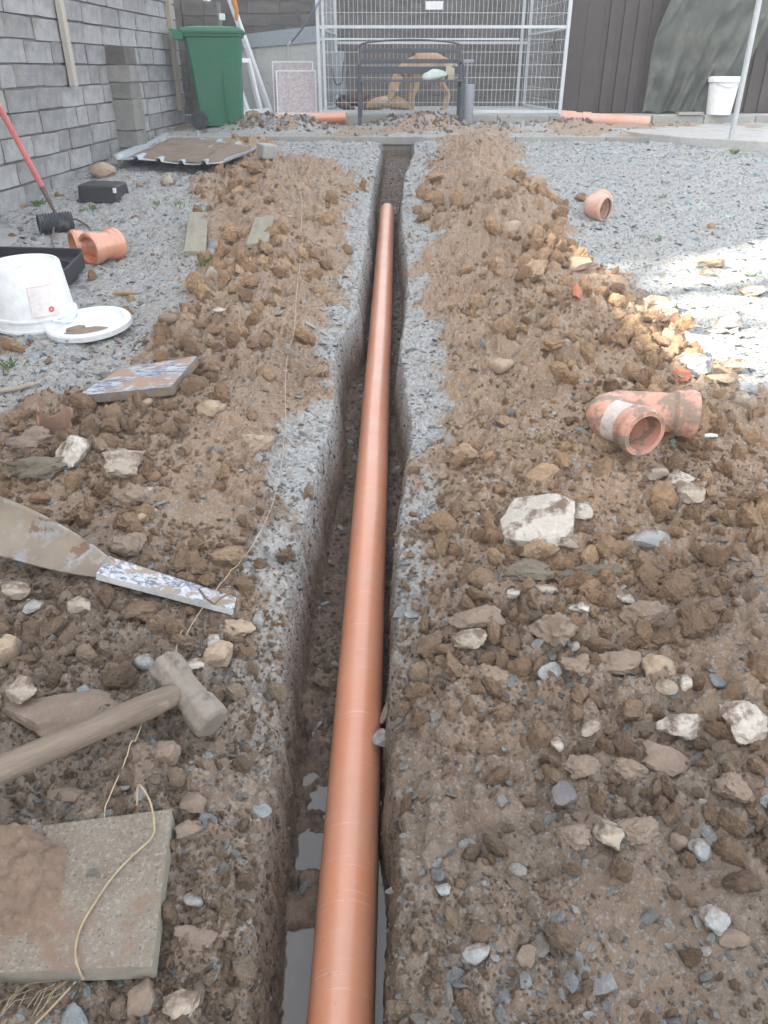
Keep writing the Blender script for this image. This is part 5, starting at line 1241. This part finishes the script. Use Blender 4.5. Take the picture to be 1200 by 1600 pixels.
S(230, 630, 22, 16, R_TAN, 'small tan stone just below the splashed board')
S(328, 425, 24, 22, R_CREAM, 'pale lump below the short weathered plank')
S(344, 497, 22, 12, R_WHITE, 'flat white stone on the left bank below the plank')
S(262, 505, 36, 24, R_BROWN, 'brown clod like stone right of the bucket lid', cuts=3, hard=False)
clod(400, 690, 54, 40, R_TAN, 'light brown clod right of the twine midway')
clod(330, 640, 50, 34, R_TAN, 'sandy clod on the left bank below the splashed board')
# stones resting on the pipe
cx, cz = pipe_c(1.20)
Yr = 1.16; cx, cz = pipe_c(Yr); s_ = .00125
link('stone', rock_mesh('stone', 66, (.040, .050, .034), R_GREY, cuts=9, sub=3), M=TR((cx+.058, 1.205, cz+.055), (.3, .5, .3)), label='grey white stone lodged between the orange pipe and the trench side', cat='stone')
link('clod', rock_mesh('clod', 67, (.026, .055, .05), R_CLOD, cuts=9, sub=3), M=TR((cx+.066, 1.29, cz+.045), (.1, .2, -.2)), label='thin brown wedge of earth against the pipe behind the grey stone', cat='clod')
# white plastic scraps
PL = mat('torn_white_plastic', (.78, .78, .78), (.70, .70, .70), ns=5, rough=.4, bump=.1)
for i, (u_, v_, w_) in enumerate(((1135, 523, 44), (1160, 530, 30))):
    p = gp(u_, v_); s_ = dep(p)/FPX
    m = MB(); n_ = 12; rr_ = [w_*s_*.5*(.75+.35*math.sin(k*2.3+i)) for k in range(n_)]
    ring_ = [Vector((rr_[k]*math.cos(k*2*math.pi/n_), .5*rr_[k]*math.sin(k*2*math.pi/n_), .012+.012*math.sin(k*1.7))) for k in range(n_)]
    m.add([Vector((0, 0, .008))]+ring_, [(0, k+1, (k+1) % n_+1) for k in range(n_)], True)
    o = m.obj('plastic_scrap', PL, M=TR((p.x, p.y, p.z+.008)), label=('larger torn white plastic scrap below the bright sunlit rock', 'thin white plastic strip right of the torn scrap')[i], cat='plastic scrap'); sd = o.modifiers.new('t', 'SOLIDIFY'); sd.thickness = .002
# red scrap among gravel
p = gp(212, 338); link('red_scrap', rock_mesh('red_scrap', 91, (.03, .02, .008), mat('red_plastic', (.5, .06, .08))), M=TR(p+Vector((0, 0, .006))), label='tiny red plastic scrap on the gravel left of the plank', cat='plastic scrap')

# clods
x, y = sample(120000); z, g, wet, inn = terrain(x, y); z = hgt(x, y)
clump = .55+1.9*fbm(x, y, 2.1, 3, 6)+1.0*fbm(x, y, 9, 2, 2)
mudflat = np.exp(-((x-.55)/.42)**2-((y-.75)/.26)**2)
k = (rg.rand(len(x)) < np.clip((1-g)*clump+.02, 0, 1)*(1-.85*mudflat)) & (inn < .05)
x, y, z, g, wet = x[k], y[k], z[k], g[k], wet[k]; n = len(x)
big = np.clip(.45+1.3*fbm(x, y, 1.4, 3, 1), .2, 1)
s = sizes(n, y, .003, .11, 2.15, .0010)*(.5+.9*big); s = np.minimum(s, np.clip(.024+.014*y, .03, .085)*(.75+.5*rg.rand(n)))
dry = np.array(tones([(.33, .245, .17), (.38, .285, .20), (.29, .21, .145), (.42, .335, .25)], n, .10)); wt = np.array(tones([(.22, .172, .132), (.26, .205, .16), (.19, .148, .115), (.29, .245, .20)], n, .10))
cl = [(900, 980, .2, 170), (820, 900, .12, 70), (1050, 950, .2, 110), (760, 1000, .1, 40), (1150, 1250, .16, 110), (200, 780, .2, 90), (80, 720, .25, 80), (60, 1040, .2, 60), (950, 1250, .15, 90), (960, 560, .3, 110), (880, 430, .3, 110), (850, 320, .35, 90), (1000, 640, .25, 70), (350, 310, .4, 110), (400, 420, .3, 80), (300, 600, .2, 50), (700, 330, .4, 60), (1060, 700, .2, 70), (330, 500, .25, 50), (180, 950, .1, 30), (1130, 850, .2, 60)]
bx_, by_ = [], []
for u_, v_, r_, c_ in cl:
    X_, Y_ = unproj_plane(u_, v_); bx_ += list(X_+r_*.7*rg.normal(size=c_)); by_ += list(Y_+r_*(.5+.15*Y_)*rg.normal(size=c_))
bx_, by_ = np.array(bx_), np.clip(by_, .4, 8.2); kk = (bx_ < lipL(by_)-.07) | (bx_ > lipR(by_)+.10); bx_, by_ = bx_[kk], by_[kk]; kk = (zones(bx_, by_)[0] < .5) | (rg.rand(len(bx_)) < .06); bx_, by_ = bx_[kk], by_[kk]
bs_ = np.clip(.011+.034*rg.rand(len(bx_))**2.4, 0, 1)*(1+.28*np.clip(by_-1.5, 0, 3)); g2, w2 = zones(bx_, by_)[:2]
x = np.r_[x, bx_]; y = np.r_[y, by_]; z = np.r_[z, hgt(bx_, by_)]; s = np.r_[s, bs_]; wet = np.r_[wet, w2]; nb = len(bx_)
dry = np.r_[dry, tones([(.33, .245, .17), (.38, .285, .20), (.29, .21, .145)], nb, .1)]; wt = np.r_[wt, tones([(.22, .172, .132), (.26, .205, .16), (.19, .148, .115)], nb, .1)]; n = len(x)
keep = np.ones(len(x), bool)
bpy.context.view_layer.update()
for o_ in COL.objects:
    if o_.type != 'MESH' or o_.get('kind') or o_.name.startswith(('twine', 'straw', 'drain_pipe')): continue
    r_ = o_
    while r_.parent: r_ = r_.parent
    if r_.get('kind') or r_.name.startswith(('drain_pipe', 'neighbour', 'dapple_caster')) or not r_.get('category'): continue
    M_ = o_.matrix_world; bb = [Vector(c_) for c_ in o_.bound_box]; lo = Vector([min(c_[i] for c_ in bb) for i in range(3)]); hi = Vector([max(c_[i] for c_ in bb) for i in range(3)])
    if (hi-lo).length > 2.2: continue
    P3 = np.c_[x, y, z]; c0 = np.array(M_.translation); near = (np.abs(x-c0[0]) < 1.6) & (np.abs(y-c0[1]) < 1.6) & (s > .006)
    Mi = np.array(M_.inverted()); L_ = P3[near] @ Mi[:3, :3].T+Mi[:3, 3]; e_ = s[near]*.45
    ins = np.ones(len(L_), bool)
    for i in range(3): ins &= (L_[:, i] > lo[i]*.92-e_-(.05 if i == 2 else 0)) & (L_[:, i] < hi[i]*.92+e_+(.05 if i == 2 else 0))
    idx = np.where(near)[0][ins]; keep[idx] = rg.rand(len(idx)) < np.where(s[idx] > .018, .05, .45)
x, y, z, s, wet, dry, wt = x[keep], y[keep], z[keep], s[keep], wet[keep], dry[keep], wt[keep]; n = len(x)
scatter('soil_clods', 'loose brown clods of dug earth spread over both banks of the trench', clods, np.c_[x, y, z+s*.25], np.c_[s, s*rg.uniform(.7, 1.1, n), s*rg.uniform(.6, 1, n)], rg.uniform(-3.14, 3.14, (n, 3)), np.clip((dry*np.array([1.42, 1.27, 1.13])*(1-wet[:, None])+wt*np.array([1.15, 1.08, 1.0])*wet[:, None]), .02, .75))
# weeds
wd_ = MB()
for (u_, v_, n_, h_) in ((325, 415, 16, .035), (147, 327, 20, .03), (245, 320, 16, .02), (278, 322, 14, .02), (250, 403, 10, .015), (12, 575, 26, .03), (1175, 432, 12, .02), (1035, 310, 14, .02), (1028, 375, 12, .02), (1148, 240, 30, .04), (132, 330, 14, .02), (520, 440, 6, .015), (60, 320, 40, .035), (545, 700, 5, .012)):
    p = gp(u_, v_)
    for k in range(n_):
        a_ = RND.uniform(0, 6.28); o = p+Vector((RND.gauss(0, .018), RND.gauss(0, .018), 0)); o.z = float(hgt(o.x, o.y)); d = Vector((math.cos(a_), math.sin(a_), 0)); sd_ = Vector((-d.y, d.x, 0))*.0025; hh = h_*RND.uniform(.6, 1.2)
        wd_.add([o-sd_, o+sd_, o+d*hh*.5+sd_*.9+Vector((0, 0, hh*.8)), o+d*hh*.9+Vector((0, 0, hh)), o+d*hh*.5-sd_*.9+Vector((0, 0, hh*.8))], [(0, 1, 2, 3, 4)])
wd_.obj('weeds', mat('weed_green', (.10, .19, .05), (.16, .24, .08), ns=20, bump=0), label='sparse tiny green weeds poking through the gravel', kind='stuff')
print('verts', len(GZ.ravel()))

# ------------------------------------------------------------------ thin added volume standing in for veiling glare of the lens
hz = bpy.data.materials.new('glare_veil'); hz.use_nodes = True; ht = hz.node_tree
for n_ in list(ht.nodes):
    if n_.type == 'BSDF_PRINCIPLED': ht.nodes.remove(n_)
pv = ht.nodes.new('ShaderNodeVolumePrincipled'); pv.inputs['Density'].default_value = GLARE_VEIL; pv.inputs['Color'].default_value = (.93, .96, 1, 1); pv.inputs['Anisotropy'].default_value = .2
ht.links.new(pv.outputs[0], ht.nodes['Material Output'].inputs['Volume'])
MB().box((-62, -62, -3), (62, 62, 14.5)).obj('glare_veil', hz, kind='stuff')
